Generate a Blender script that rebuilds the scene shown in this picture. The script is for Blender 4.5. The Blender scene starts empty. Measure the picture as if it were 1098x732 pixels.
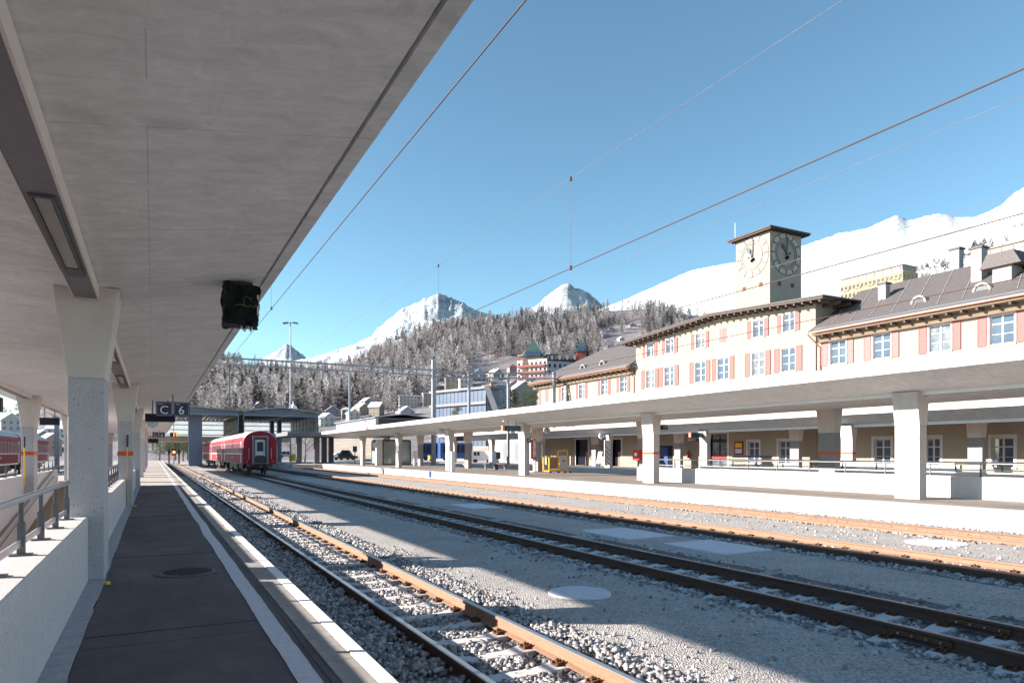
import bpy, bmesh, math, random
import numpy as np
from mathutils import Vector, noise
random.seed(7)
rng = np.random.default_rng(7)
PI = math.pi
R = math.radians
sc = bpy.context.scene
COL = sc.collection

# ------------------------------------------------------------------ camera geometry (used to work out real positions)
F, CX, HY = 740.0, 549.0, 485.0
TH = math.atan(385.0 / 740.0)
CO, SI = math.cos(TH), math.sin(TH)
EYE = 1.852                      # height above the rail tops, z = 0
PLAT = 0.43

def pt(px, py, d):               # a point seen at a pixel of the photograph, d metres deep
    r = (px - CX) / F * d
    return Vector((r * CO + d * SI, d * CO - r * SI, EYE + (HY - py) / F * d))
def yx(px, X):                   # distance along the tracks of a point on the plane X
    t = (px - CX) / F
    return X * (CO - t * SI) / (SI + t * CO)
def onx(px, py, X):
    Y = yx(px, X)
    d = Y * CO + X * SI
    return Vector((X, Y, EYE + (HY - py) / F * d))
def ony(px, py, Y):
    t = (px - CX) / F
    X = Y * (SI + t * CO) / (CO - t * SI)
    d = Y * CO + X * SI
    return Vector((X, Y, EYE + (HY - py) / F * d))
def onz(px, py, z):
    d = F * (EYE - z) / (py - HY)
    return pt(px, py, d)

# ------------------------------------------------------------------ node helpers
def newmat(name):
    m = bpy.data.materials.new(name)
    m.use_nodes = True
    nt = m.node_tree
    b = nt.nodes['Principled BSDF']
    return m, nt, b
def N(nt, t, **kw):
    n = nt.nodes.new(t)
    for k, v in kw.items():
        setattr(n, k, v)
    return n
def math_(nt, op, a, b=None, c=None):
    n = N(nt, 'ShaderNodeMath', operation=op)
    for i, v in enumerate((a, b, c)):
        if v is None: continue
        if isinstance(v, (int, float)): n.inputs[i].default_value = v
        else: nt.links.new(v, n.inputs[i])
    return n.outputs[0]
def pos(nt):
    return N(nt, 'ShaderNodeNewGeometry').outputs['Position']
def mapped(nt, vec, s):
    mp = N(nt, 'ShaderNodeMapping')
    mp.inputs['Scale'].default_value = s if isinstance(s, (tuple, list)) else (s, s, s)
    nt.links.new(vec, mp.inputs['Vector'])
    return mp.outputs[0]
def noise_(nt, vec, scale, detail=5, rough=.6, dist=0):
    n = N(nt, 'ShaderNodeTexNoise')
    n.inputs['Scale'].default_value = scale
    n.inputs['Detail'].default_value = detail
    n.inputs['Roughness'].default_value = rough
    n.inputs['Distortion'].default_value = dist
    nt.links.new(vec, n.inputs['Vector'])
    return n.outputs[0]
def voro(nt, vec, scale, feature='F1', out='Distance'):
    n = N(nt, 'ShaderNodeTexVoronoi', feature=feature)
    n.inputs['Scale'].default_value = scale
    nt.links.new(vec, n.inputs['Vector'])
    return n.outputs[out]
def ramp(nt, fac, stops):
    r = N(nt, 'ShaderNodeValToRGB')
    el = r.color_ramp.elements
    while len(el) < len(stops): el.new(.5)
    for e, (p, c) in zip(el, stops):
        e.position = p
        e.color = (min(1, c[0] * 1.03), c[1] * .965, c[2], 1) if not isinstance(c, (int, float)) else (c, c, c, 1)
    nt.links.new(fac, r.inputs[0])
    return r.outputs[0]
def mix(nt, fac, a, b, mode='MIX'):
    n = N(nt, 'ShaderNodeMix', data_type='RGBA', blend_type=mode)
    for i_, (sock, v) in enumerate(((n.inputs[0], fac), (n.inputs[6], a), (n.inputs[7], b))):
        if isinstance(v, (int, float)):
            sock.default_value = v if i_ == 0 else (v, v, v, 1)
        elif isinstance(v, tuple): sock.default_value = (v[0], v[1], v[2], 1)
        else: nt.links.new(v, sock)
    return n.outputs[2]
def bump(nt, b, h, strength=.3, dist=.01):
    n = N(nt, 'ShaderNodeBump')
    n.inputs['Strength'].default_value = strength
    n.inputs['Distance'].default_value = dist
    nt.links.new(h, n.inputs['Height'])
    nt.links.new(n.outputs[0], b.inputs['Normal'])
def linemask(nt, v, period, off, w):
    m = math_(nt, 'MODULO', math_(nt, 'ADD', v, -off + 1000 * period), period)
    m = math_(nt, 'ABSOLUTE', math_(nt, 'SUBTRACT', m, period / 2))
    return math_(nt, 'GREATER_THAN', m, period / 2 - w / 2)
def sepxyz(nt, v):
    s = N(nt, 'ShaderNodeSeparateXYZ'); nt.links.new(v, s.inputs[0]); return s.outputs

def M(name, c1, c2=None, scale=3., rough=.75, metal=0., bmp=0., bscale=60., spec=.5, stretch=(1, 1, 1), bd=.004):
    m, nt, b = newmat(name)
    if c2 is None: c2 = tuple(min(1, x * .82) for x in c1)
    p = mapped(nt, pos(nt), stretch)
    f = noise_(nt, p, scale, 6, .65)
    c = ramp(nt, f, [(.3, c1), (.7, c2)])
    nt.links.new(c, b.inputs['Base Color'])
    b.inputs['Roughness'].default_value = rough
    b.inputs['Metallic'].default_value = metal
    b.inputs['Specular IOR Level'].default_value = spec
    if bmp: bump(nt, b, noise_(nt, p, bscale, 4, .7), bmp, bd)
    return m
def emit(name, c, s):
    m, nt, b = newmat(name)
    b.inputs['Base Color'].default_value = (*c, 1)
    b.inputs['Emission Color'].default_value = (*c, 1)
    b.inputs['Emission Strength'].default_value = s
    return m
def glassy(name, c, rough=.06, c2=None, scale=.6):
    m = M(name, c, c2 or tuple(x * .55 for x in c), scale, rough, 0., spec=.9)
    return m

# ------------------------------------------------------------------ materials
def mat_soffit():
    m, nt, b = newmat('board marked concrete')
    p = pos(nt); s = sepxyz(nt, p)
    big = noise_(nt, mapped(nt, p, (.6, .9, 1)), 1.3, 9, .68, 1.1)
    st = noise_(nt, mapped(nt, p, (.35, 6, 1)), 2.4, 8, .72, .25)
    c = mix(nt, .5, ramp(nt, big, [(.34, (.44, .465, .44)), (.46, (.60, .63, .595)), (.56, (.68, .715, .675)), (.66, (.82, .86, .81))]),
            ramp(nt, st, [(.28, (.55, .58, .55)), (.5, (.66, .70, .66)), (.72, (.78, .82, .78))]))
    jy = linemask(nt, s[1], 2.12, 4.6, .008)
    jx = linemask(nt, s[0], 2.3, -.03, .006)
    brk = math_(nt, 'GREATER_THAN', noise_(nt, p, 1.7, 3, .5), .43)
    j = math_(nt, 'MULTIPLY', math_(nt, 'MAXIMUM', jy, jx), brk)
    c = mix(nt, math_(nt, 'MULTIPLY', j, .65), c, (.16, .15, .14))
    holes = math_(nt, 'LESS_THAN', voro(nt, p, 9), .035)
    c = mix(nt, math_(nt, 'MULTIPLY', holes, .6), c, (.14, .13, .12))
    rust = math_(nt, 'GREATER_THAN', noise_(nt, mapped(nt, p, (1, 1, 1)), 2.9, 8, .75), .715)
    c = mix(nt, math_(nt, 'MULTIPLY', rust, .35), c, (.30, .17, .08))
    drip = math_(nt, 'GREATER_THAN', noise_(nt, mapped(nt, p, (1.3, .35, 1)), 2.1, 9, .78, 1.2), .60)
    c = mix(nt, math_(nt, 'MULTIPLY', drip, .22), c, (.93, .95, .91))
    nt.links.new(c, b.inputs['Base Color'])
    b.inputs['Roughness'].default_value = .8
    mott = noise_(nt, mapped(nt, p, (.8, 1.4, 1)), 4.5, 8, .75, .8)
    c = mix(nt, .35, c, ramp(nt, mott, [(.36, (.42, .44, .42)), (.5, (.66, .69, .66)), (.64, (.88, .92, .88))]), 'MIX')
    nt.links.new(c, b.inputs['Base Color'])
    c2_ = noise_(nt, mapped(nt, p, (1, 1, 1)), .55, 4, .6, 1.5)
    bump(nt, b, st, .12, .004)
    return m
def mat_terrazzo(name, c1, c2, dark=(.1, .095, .09)):
    m, nt, b = newmat(name)
    p = pos(nt)
    wob = noise_(nt, p, 6, 4, .6)
    c = ramp(nt, wob, [(.3, c1), (.7, c2)])
    fine = noise_(nt, p, 110, 3, .7)
    c = mix(nt, .65, c, ramp(nt, fine, [(.36, tuple(x * .5 for x in c1)), (.56, tuple(min(1, x * 1.22) for x in c1))]), 'MIX')
    for sc2, th, rn, k in ((26, .24, .84, .85), (60, .3, .72, .55)):
        pw = mapped(nt, p, (1, 1, .8))
        d1 = math_(nt, 'LESS_THAN', math_(nt, 'ADD', voro(nt, pw, sc2), math_(nt, 'MULTIPLY', noise_(nt, p, 90, 2), .12)), th)
        rnd = math_(nt, 'GREATER_THAN', sepxyz(nt, voro(nt, pw, sc2, 'F1', 'Color'))[0], rn)
        c = mix(nt, math_(nt, 'MULTIPLY', math_(nt, 'MULTIPLY', d1, rnd), k), c, dark)
    nt.links.new(c, b.inputs['Base Color'])
    b.inputs['Roughness'].default_value = .85
    bump(nt, b, fine, .35, .003)
    return m
def mat_gravel(name, c1, c2, sc_=55.):
    m, nt, b = newmat(name)
    p = pos(nt)
    v = voro(nt, p, sc_, 'F1', 'Color'); v1 = sepxyz(nt, v)[0]
    d = voro(nt, p, sc_)
    big = noise_(nt, p, .9, 6, .65)
    c = ramp(nt, v1, [(0, tuple(x * .75 for x in c1)), (.55, tuple((a + b_) / 2 for a, b_ in zip(c1, c2))), (1, c2)])
    c = mix(nt, .3, c, ramp(nt, big, [(.3, tuple(x * .8 for x in c1)), (.7, c2)]))
    pit = math_(nt, 'LESS_THAN', noise_(nt, p, 30, 4, .75), .40)
    c = mix(nt, math_(nt, 'MULTIPLY', pit, .6), c, tuple(x * .38 for x in c1))
    nt.links.new(c, b.inputs['Base Color'])
    b.inputs['Roughness'].default_value = .95
    b.inputs['Specular IOR Level'].default_value = .2
    bump(nt, b, d, 1., .02)
    return m
def mat_asphalt(name, c1, c2):
    m, nt, b = newmat(name)
    p = pos(nt)
    f = noise_(nt, p, 160, 3, .7)
    big = noise_(nt, mapped(nt, p, (1, .6, 1)), .9, 6, .7)
    c = ramp(nt, f, [(.35, c1), (.65, c2)])
    c = mix(nt, .55, c, ramp(nt, big, [(.3, tuple(x * .8 for x in c1)), (.7, tuple(x * 1.25 for x in c2))]))
    ys = sepxyz(nt, p)[1]
    blot = math_(nt, 'LESS_THAN', voro(nt, p, 5.5), .045)
    c = mix(nt, math_(nt, 'MULTIPLY', blot, .35), c, (.22, .21, .20))
    wav = math_(nt, 'ADD', ys, math_(nt, 'MULTIPLY', noise_(nt, p, 2, 4, .6), .12))
    crack = linemask(nt, wav, 4.2, 1.7, .018)
    c = mix(nt, math_(nt, 'MULTIPLY', crack, .55), c, (.016, .015, .015))
    nt.links.new(c, b.inputs['Base Color'])
    b.inputs['Roughness'].default_value = .9
    b.inputs['Specular IOR Level'].default_value = .25
    bump(nt, b, f, .6, .004)
    return m
def mat_island(name, stops, rough=.9, fine=120):
    m, nt, b = newmat(name)
    g = N(nt, 'ShaderNodeNewGeometry')
    c = ramp(nt, g.outputs['Random Per Island'], stops)
    n = noise_(nt, g.outputs['Position'], fine, 3, .6)
    c = mix(nt, .25, c, ramp(nt, n, [(.3, .12), (.7, .8)]), 'OVERLAY')
    nt.links.new(c, b.inputs['Base Color'])
    b.inputs['Roughness'].default_value = rough
    b.inputs['Specular IOR Level'].default_value = .25
    return m
def mat_rail(name, rust, rust2, head):
    m, nt, b = newmat(name)
    g = N(nt, 'ShaderNodeNewGeometry')
    z = sepxyz(nt, g.outputs['Position'])[2]
    n = noise_(nt, mapped(nt, g.outputs['Position'], (8, .8, 20)), 3, 7, .7)
    fl = noise_(nt, g.outputs['Position'], 45, 4, .7)
    c = ramp(nt, n, [(.3, rust), (.7, rust2)])
    c = mix(nt, .3, c, ramp(nt, fl, [(.35, tuple(x * .45 for x in rust)), (.65, rust2)]))
    topm = math_(nt, 'GREATER_THAN', sepxyz(nt, g.outputs['Normal'])[2], .6)
    hi = math_(nt, 'GREATER_THAN', z, -.012)
    tm = math_(nt, 'MULTIPLY', topm, hi)
    c = mix(nt, tm, c, head)
    nt.links.new(c, b.inputs['Base Color'])
    nt.links.new(math_(nt, 'MULTIPLY', tm, .8), b.inputs['Metallic'])
    nt.links.new(math_(nt, 'SUBTRACT', .8, math_(nt, 'MULTIPLY', tm, .42)), b.inputs['Roughness'])
    bump(nt, b, fl, .25, .002)
    return m
def mat_plaster(name, c1, c2):
    return M(name, c1, c2, .45, .9, bmp=.25, bscale=22, bd=.01)
def mat_slate():
    m, nt, b = newmat('grey slate roofing')
    p = pos(nt); s = sepxyz(nt, p)
    n = noise_(nt, mapped(nt, p, (2, 3, 2)), 3.5, 6, .7)
    c = ramp(nt, n, [(.28, (.065, .058, .057)), (.52, (.10, .09, .088)), (.78, (.15, .138, .133))])
    rows = linemask(nt, s[0], .21, 0, .03)
    tiles = linemask(nt, math_(nt, 'ADD', s[1], math_(nt, 'MULTIPLY', s[0], .8)), .34, 0, .03)
    c = mix(nt, math_(nt, 'MULTIPLY', math_(nt, 'MAXIMUM', rows, tiles), .45), c, (.09, .085, .085))
    nt.links.new(c, b.inputs['Base Color'])
    b.inputs['Roughness'].default_value = .75
    bump(nt, b, rows, .6, .02)
    return m
def mat_snowrock(name, lo, hi, fs, rockc=(.2, .18, .19)):
    m, nt, b = newmat(name)
    g = N(nt, 'ShaderNodeNewGeometry')
    nz = sepxyz(nt, g.outputs['Normal'])[2]
    p = g.outputs['Position']
    n = noise_(nt, mapped(nt, p, (1, 1, 2.2)), fs, 8, .75)
    v = math_(nt, 'ADD', nz, math_(nt, 'MULTIPLY', math_(nt, 'SUBTRACT', n, .5), .9))
    f = N(nt, 'ShaderNodeMapRange'); f.inputs[1].default_value = lo; f.inputs[2].default_value = hi
    nt.links.new(v, f.inputs[0])
    c = mix(nt, f.outputs[0], rockc, (.86, .88, .9))
    nt.links.new(c, b.inputs['Base Color'])
    b.inputs['Roughness'].default_value = .8
    b.inputs['Specular IOR Level'].default_value = .2
    return m
def mat_tint(name, attr='tint', mul=1., rough=.9):
    m, nt, b = newmat(name)
    a = N(nt, 'ShaderNodeAttribute', attribute_name=attr)
    g = N(nt, 'ShaderNodeNewGeometry')
    n = noise_(nt, g.outputs['Position'], .9, 3, .6)
    c = mix(nt, .18, a.outputs['Color'], ramp(nt, n, [(.35, .1), (.65, .9)]), 'OVERLAY')
    nt.links.new(c, b.inputs['Base Color'])
    b.inputs['Roughness'].default_value = rough
    b.inputs['Specular IOR Level'].default_value = .1
    tr = N(nt, 'ShaderNodeBsdfTranslucent'); nt.links.new(c, tr.inputs[0]); mx = N(nt, 'ShaderNodeMixShader'); mx.inputs[0].default_value = .45
    nt.links.new(b.outputs[0], mx.inputs[1]); nt.links.new(tr.outputs[0], mx.inputs[2]); nt.links.new(mx.outputs[0], nt.nodes['Material Output'].inputs[0])
    return m

def mat_translucent(name, c):
    m, nt, b = newmat(name)
    tr = N(nt, 'ShaderNodeBsdfTranslucent'); tr.inputs[0].default_value = (*c, 1); mx = N(nt, 'ShaderNodeMixShader'); mx.inputs[0].default_value = .7
    b.inputs['Base Color'].default_value = (*[x * .8 for x in c], 1); b.inputs['Roughness'].default_value = .25
    nt.links.new(b.outputs[0], mx.inputs[1]); nt.links.new(tr.outputs[0], mx.inputs[2]); nt.links.new(mx.outputs[0], nt.nodes['Material Output'].inputs[0])
    return m
def mat_mountain(name, lo, hi, fs, rockc, bdist, bamt=.7):
    m, nt, b = newmat(name)
    g = N(nt, 'ShaderNodeNewGeometry'); nz = sepxyz(nt, g.outputs['Normal'])[2]; p = g.outputs['Position']
    n = noise_(nt, mapped(nt, p, (1, 1, .8)), fs, 9, .72, .6); n2 = noise_(nt, mapped(nt, p, (1, 1, 2)), fs * 4, 8, .7, .3)
    v = math_(nt, 'ADD', nz, math_(nt, 'MULTIPLY', math_(nt, 'SUBTRACT', math_(nt, 'ADD', math_(nt, 'MULTIPLY', n, .6), math_(nt, 'MULTIPLY', n2, .4)), .5), 1.8))
    f = N(nt, 'ShaderNodeMapRange'); f.inputs[1].default_value = lo; f.inputs[2].default_value = hi
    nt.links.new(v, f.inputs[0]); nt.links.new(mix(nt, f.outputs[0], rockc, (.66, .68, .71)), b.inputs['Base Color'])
    b.inputs['Roughness'].default_value = .85; b.inputs['Specular IOR Level'].default_value = .15
    rdg = math_(nt, 'ABSOLUTE', math_(nt, 'SUBTRACT', n, .5))
    bump(nt, b, math_(nt, 'ADD', rdg, math_(nt, 'MULTIPLY', n2, .35)), bamt, bdist)
    return m

MT = dict(
    soffit=mat_soffit(),
    pillar=mat_terrazzo('speckled hammered concrete', (.40, .40, .41), (.50, .50, .51)),
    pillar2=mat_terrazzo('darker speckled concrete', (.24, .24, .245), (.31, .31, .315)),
    parapet=mat_terrazzo('pale speckled concrete', (.50, .50, .49), (.60, .60, .58), (.20, .20, .21)),
    white_conc=M('pale concrete', (.50, .49, .465), (.42, .41, .39), 1.3, .85, bmp=.2, bscale=50),
    smooth_conc=M('smooth beige concrete', (.50, .46, .41), (.60, .56, .50), 2.2, .85, bmp=.15, bscale=30, stretch=(1, 1, .5)),
    gutter=M('grey mortar strip', (.30, .31, .32), (.45, .46, .47), 9, .85, bmp=.4, bscale=90),
    asphalt=mat_asphalt('worn platform asphalt', (.066, .060, .060), (.165, .152, .152)),
    asphalt_new=mat_asphalt('patch asphalt', (.085, .078, .078), (.16, .148, .145)),
    asphalt_pale=mat_asphalt('pale weathered asphalt', (.17, .155, .135), (.27, .25, .22)),
    slab=M('buff paving slab', (.24, .225, .205), (.36, .335, .30), 7, .85, bmp=.3, bscale=120),
    coping=M('pale edge stone', (.76, .75, .72), (.84, .83, .80), 6, .7, bmp=.3, bscale=160),
    paint=M('worn white paint', (.66, .67, .70), (.50, .51, .54), 22, .7, bmp=.4, bscale=130),
    gravel=mat_gravel('compacted fine gravel', (.28, .27, .25), (.62, .60, .56), 48.),
    bed=mat_gravel('ballast bed', (.09, .088, .085), (.24, .235, .23), 24.),
    stone=mat_island('ballast stone', [(0, (.15, .148, .145)), (.45, (.31, .305, .295)), (.8, (.46, .455, .44)), (1, (.58, .57, .55))]),
    sleeper=M('weathered concrete sleeper', (.48, .47, .46), (.66, .64, .62), 9, .9, bmp=.5, bscale=80),
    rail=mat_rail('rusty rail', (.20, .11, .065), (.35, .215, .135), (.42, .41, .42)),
    railshade=mat_rail('shade-darkened rail', (.045, .028, .022), (.10, .06, .045), (.16, .14, .14)),  # same rust as the sunlit rails, with shade put into the colour
    rust=M('dark rusty steel', (.045, .022, .014), (.16, .07, .03), 60, .85, bmp=.4, bscale=200),
    steel=M('brushed steel', (.55, .56, .58), (.42, .43, .45), 30, .32, .85),
    dsteel=M('dark grey painted steel', (.085, .09, .10), (.12, .125, .14), 14, .5, .3),
    gsteel=M('galvanised steel', (.22, .24, .26), (.30, .32, .34), 9, .5, .5),
    bluesteel=M('blue grey painted steel', (.13, .17, .24), (.19, .23, .30), 3, .5, .2),
    channel=M('grey metal channel', (.17, .17, .175), (.21, .21, .215), 9, .45, .3),
    alu=M('pale metal trim', (.66, .62, .56), (.72, .69, .64), 12, .4, .2),
    black=M('black plastic', (.010, .010, .011), (.018, .018, .02), 12, .5),
    navy=M('navy sign enamel', (.016, .022, .07), (.013, .018, .055), 3, .4),
    white=M('white enamel', (.80, .80, .80), (.74, .74, .74), 5, .5),
    screen=M('dark display glass', (.008, .011, .028), (.006, .008, .02), 3, .3, spec=.3),
    glass=glassy('window glass', (.09, .13, .18), .04),
    glasslit=glassy('pale curtain glass', (.22, .24, .25), .1, (.05, .07, .09), 2.2),
    glassclear=glassy('pale green shelter glass', (.36, .43, .41), .06, (.25, .31, .31), .5),
    glassblue=M('blue curtain wall glass', (.055, .09, .16), (.10, .14, .21), .16, .35, spec=.3),
    orange=M('orange red paint band', (.62, .09, .03), (.55, .07, .02), 4, .6),
    yellow=M('yellow paint', (.80, .48, .02), (.70, .40, .02), 6, .5),
    red=M('red paint', (.52, .02, .02), (.45, .016, .018), 6, .5),
    trainred=M('faded red carriage paint', (.27, .013, .028), (.20, .010, .022), 1.2, .55, spec=.25),
    trainroof=M('pale carriage roof', (.50, .49, .47), (.38, .37, .36), 1.5, .6),
    plaster=mat_plaster('cream plaster', (.29, .258, .20), (.33, .292, .225)),
    plaster2=mat_plaster('pale white plaster', (.50, .48, .44), (.42, .40, .37)),
    plaster3=mat_plaster('ochre plaster', (.44, .33, .17), (.38, .29, .16)),
    plaster4=mat_plaster('grey plaster', (.28, .28, .29), (.36, .36, .37)),
    plaster5=mat_plaster('brick pink plaster', (.36, .21, .15), (.42, .30, .22)),
    frame=M('white window frame', (.58, .58, .57), (.50, .50, .49), 5, .6),
    shutter=M('pink red shutter paint', (.265, .098, .088), (.225, .08, .073), 7, .65, bmp=.5, bscale=1, stretch=(1, 1, 40)),
    shutter2=M('faded mauve shutter paint', (.27, .14, .13), (.21, .115, .11), 7, .65),
    slate=mat_slate(),
    darkwood=M('dark brown eaves wood', (.050, .034, .026), (.085, .060, .046), 5, .7),
    copper=M('copper gutter', (.42, .20, .13), (.30, .13, .09), 5, .45, .4),
    chim=M('whitewashed chimney', (.38, .36, .33), (.27, .255, .235), 3, .9, bmp=.4, bscale=14),
    snow=M('snow', (.86, .88, .91), (.80, .82, .86), .4, .6, spec=.3),
    teal=M('green copper roof', (.05, .13, .11), (.035, .09, .085), .8, .6),
    dred=M('dark red balcony', (.20, .045, .04), (.26, .07, .055), 2, .7),
    bark=M('bark', (.10, .075, .055), (.17, .13, .10), 12, .9, bmp=.6, bscale=20),
    ground=M('valley floor', (.16, .15, .14), (.42, .42, .43), .05, .95),
    forestfloor=None,
    blue=M('blue enamel', (.02, .075, .25), (.014, .055, .19), 2, .5),
    wood=M('brown wood slats', (.32, .20, .10), (.24, .15, .08), 8, .7),
    led=emit('red signal lamp', (1, .08, .02), 6.),
    diffuser=M('frosted lamp cover', (.34, .35, .31), (.30, .31, .28), 2, .25),
    plastic_bag=M('crumpled black sheeting', (.004, .004, .004), (.010, .010, .010), 9, .38, bmp=1., bscale=22, bd=.03, spec=.16),
    scribble=M('olive tape', (.22, .22, .03), (.16, .16, .03), 9, .6),
    clock_plate=M('pale clock stone', (.42, .385, .31), (.37, .34, .275), 3, .7),
    clock_hand=M('blue black hand', (.015, .03, .055), (.02, .035, .06), 3, .4),
    brownbrick=M('brown panel', (.28, .12, .09), (.35, .16, .12), 3, .8),
    shed=M('weathered grey cladding', (.13, .14, .155), (.19, .20, .215), 2, .6),
    shedglass=mat_translucent('milky glazing', (.80, .84, .86)),
    leaf=mat_tint('conifer crowns'),
    shedpane=mat_translucent('dim translucent glazing', (.42, .42, .38)),
    railshadetop=mat_rail('shade-darkened rail with sunny head', (.045, .028, .022), (.10, .06, .045), (.42, .42, .43)),  # shade coloured into the sides, head kept bright for the sun
    palepave=M('pale sun-toned concrete paving', (.34, .32, .29), (.46, .43, .39), 2.2, .9, bmp=.3, bscale=90),  # pale concrete, tone also raised for the sun past the shade edge
    earth=M('brown winter bank', (.30, .23, .15), (.52, .46, .38), .16, .95, stretch=(1, 1, 5)),
)

# ------------------------------------------------------------------ mesh builder
ORG = {}
class MB:
    def __init__(s): s.v = []; s.f = []; s.m = []
    def add(s, vs, fs, mi=0):
        o = len(s.v); s.v += [tuple(v) for v in vs]
        for f in fs: s.f.append([o + i for i in f]); s.m.append(mi)
        return s
    def box(s, x0, x1, y0, y1, z0, z1, mi=0):
        return s.add([(x0, y0, z0), (x1, y0, z0), (x1, y1, z0), (x0, y1, z0), (x0, y0, z1), (x1, y0, z1), (x1, y1, z1), (x0, y1, z1)],
                     [(0, 3, 2, 1), (4, 5, 6, 7), (0, 1, 5, 4), (1, 2, 6, 5), (2, 3, 7, 6), (3, 0, 4, 7)], mi)
    def prism(s, poly, a, b, axis='y', mi=0):
        n = len(poly)
        if axis == 'y': A = [(p[0], a, p[1]) for p in poly]; B = [(p[0], b, p[1]) for p in poly]
        elif axis == 'x': A = [(a, p[0], p[1]) for p in poly]; B = [(b, p[0], p[1]) for p in poly]
        else: A = [(p[0], p[1], a) for p in poly]; B = [(p[0], p[1], b) for p in poly]
        return s.add(A + B, [list(range(n))[::-1], list(range(n, 2 * n))] + [(i, (i + 1) % n, n + (i + 1) % n, n + i) for i in range(n)], mi)
    def cyl(s, p0, p1, r, n=10, r2=None, mi=0):
        p0, p1 = Vector(p0), Vector(p1); r2 = r if r2 is None else r2
        d = (p1 - p0).normalized(); u = d.orthogonal().normalized(); w = d.cross(u)
        A = [p0 + (u * math.cos(2 * PI * i / n) + w * math.sin(2 * PI * i / n)) * r for i in range(n)]
        B = [p1 + (u * math.cos(2 * PI * i / n) + w * math.sin(2 * PI * i / n)) * r2 for i in range(n)]
        return s.add(A + B, [list(range(n))[::-1], list(range(n, 2 * n))] + [(i, (i + 1) % n, n + (i + 1) % n, n + i) for i in range(n)], mi)
    def tube(s, pts, r, n=6, mi=0):
        for a, b in zip(pts[:-1], pts[1:]): s.cyl(a, b, r, n, mi=mi)
        return s
    def beam(s, p0, p1, w, h, mi=0):       # rectangular bar
        p0, p1 = Vector(p0), Vector(p1); d = (p1 - p0).normalized()
        u = d.cross(Vector((0, 0, 1)));
        if u.length < 1e-4: u = Vector((1, 0, 0))
        u.normalize(); q = u.cross(d).normalized()
        c = [(-w / 2, -h / 2), (w / 2, -h / 2), (w / 2, h / 2), (-w / 2, h / 2)]
        A = [p0 + u * a + q * b for a, b in c]; B = [p1 + u * a + q * b for a, b in c]
        return s.add(A + B, [(3, 2, 1, 0), (4, 5, 6, 7), (0, 1, 5, 4), (1, 2, 6, 5), (2, 3, 7, 6), (3, 0, 4, 7)], mi)
    def ring(s, c, r0, r1, a0, a1, th, nrm='x', n=6, mi=0):   # annular plate
        pts = []
        for r in (r0, r1):
            for t in (0, th):
                for i in range(n + 1):
                    a = a0 + (a1 - a0) * i / n
                    u, w = r * math.sin(a), r * math.cos(a)
                    pts.append((c[0] - t, c[1] - u, c[2] + w) if nrm == 'x' else (c[0] + u, c[1] - t, c[2] + w))
        k = n + 1; fs = []
        for i in range(n):
            fs += [(i, i + 1, k + i + 1, k + i), (2 * k + i, 2 * k + i + 1, 3 * k + i + 1, 3 * k + i),
                   (k + i, k + i + 1, 3 * k + i + 1, 3 * k + i), (i, i + 1, 2 * k + i + 1, 2 * k + i)]
        fs += [(0, k, 3 * k, 2 * k), (n, k + n, 3 * k + n, 2 * k + n)]
        return s.add(pts, fs, mi)
    def build(s, name, mats, parent=None, bev=0, smooth=False, local=False, fix=True):
        if not isinstance(mats, (list, tuple)): mats = [mats]
        mats = [MT[m] if isinstance(m, str) else m for m in mats]
        if parent is not None: o0 = Vector((0, 0, 0)) if local else ORG[parent.name]
        elif local: o0 = Vector((0, 0, 0))
        else:
            a = np.array(s.v); o0 = Vector(((a[:, 0].min() + a[:, 0].max()) / 2, (a[:, 1].min() + a[:, 1].max()) / 2, a[:, 2].min()))
        me = bpy.data.meshes.new(name)
        me.from_pydata([(v[0] - o0[0], v[1] - o0[1], v[2] - o0[2]) for v in s.v], [], s.f)
        for m in mats: me.materials.append(m)
        me.polygons.foreach_set('material_index', s.m)
        if fix and len(s.f) < 40000:
            b = bmesh.new(); b.from_mesh(me); bmesh.ops.recalc_face_normals(b, faces=b.faces); b.to_mesh(me); b.free()
        if smooth: me.polygons.foreach_set('use_smooth', [True] * len(me.polygons))
        me.update()
        o = bpy.data.objects.new(name, me); COL.objects.link(o)
        if parent is not None: o.parent = parent
        elif not local: o.location = o0
        ORG[o.name] = o0
        if bev:
            md = o.modifiers.new('bevel', 'BEVEL'); md.width = bev; md.segments = 2; md.limit_method = 'ANGLE'
        return o

def tag(o, label, cat, group=None):
    o['label'] = label; o['category'] = cat
    if group: o['group'] = group
    return o
def struct(o): o['kind'] = 'structure'; return o
def stuff(o): o['kind'] = 'stuff'; return o
def thing(name, label, cat, loc=(0, 0, 0), group=None, rz=0):
    o = bpy.data.objects.new(name, None); COL.objects.link(o)
    o.location = loc; o.rotation_euler = (0, 0, rz); o.empty_display_size = .3
    ORG[o.name] = Vector(loc)
    return tag(o, label, cat, group)
def kids(o): return [c for c in bpy.data.objects if c.parent == o]
def dup_part(src, parent, dloc, tree=None):
    c = src.copy(); COL.objects.link(c); c.parent = parent
    c.location = Vector(src.location) + Vector(dloc)
    ORG[c.name] = ORG.get(src.name, Vector())
    for k in (tree or ()):
        d = k.copy(); COL.objects.link(d); d.parent = c
    return c
def dup_tree(o, parent=None):
    c = o.copy(); COL.objects.link(c); c.parent = parent
    for k in kids(o): dup_tree(k, c)
    return c
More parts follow.
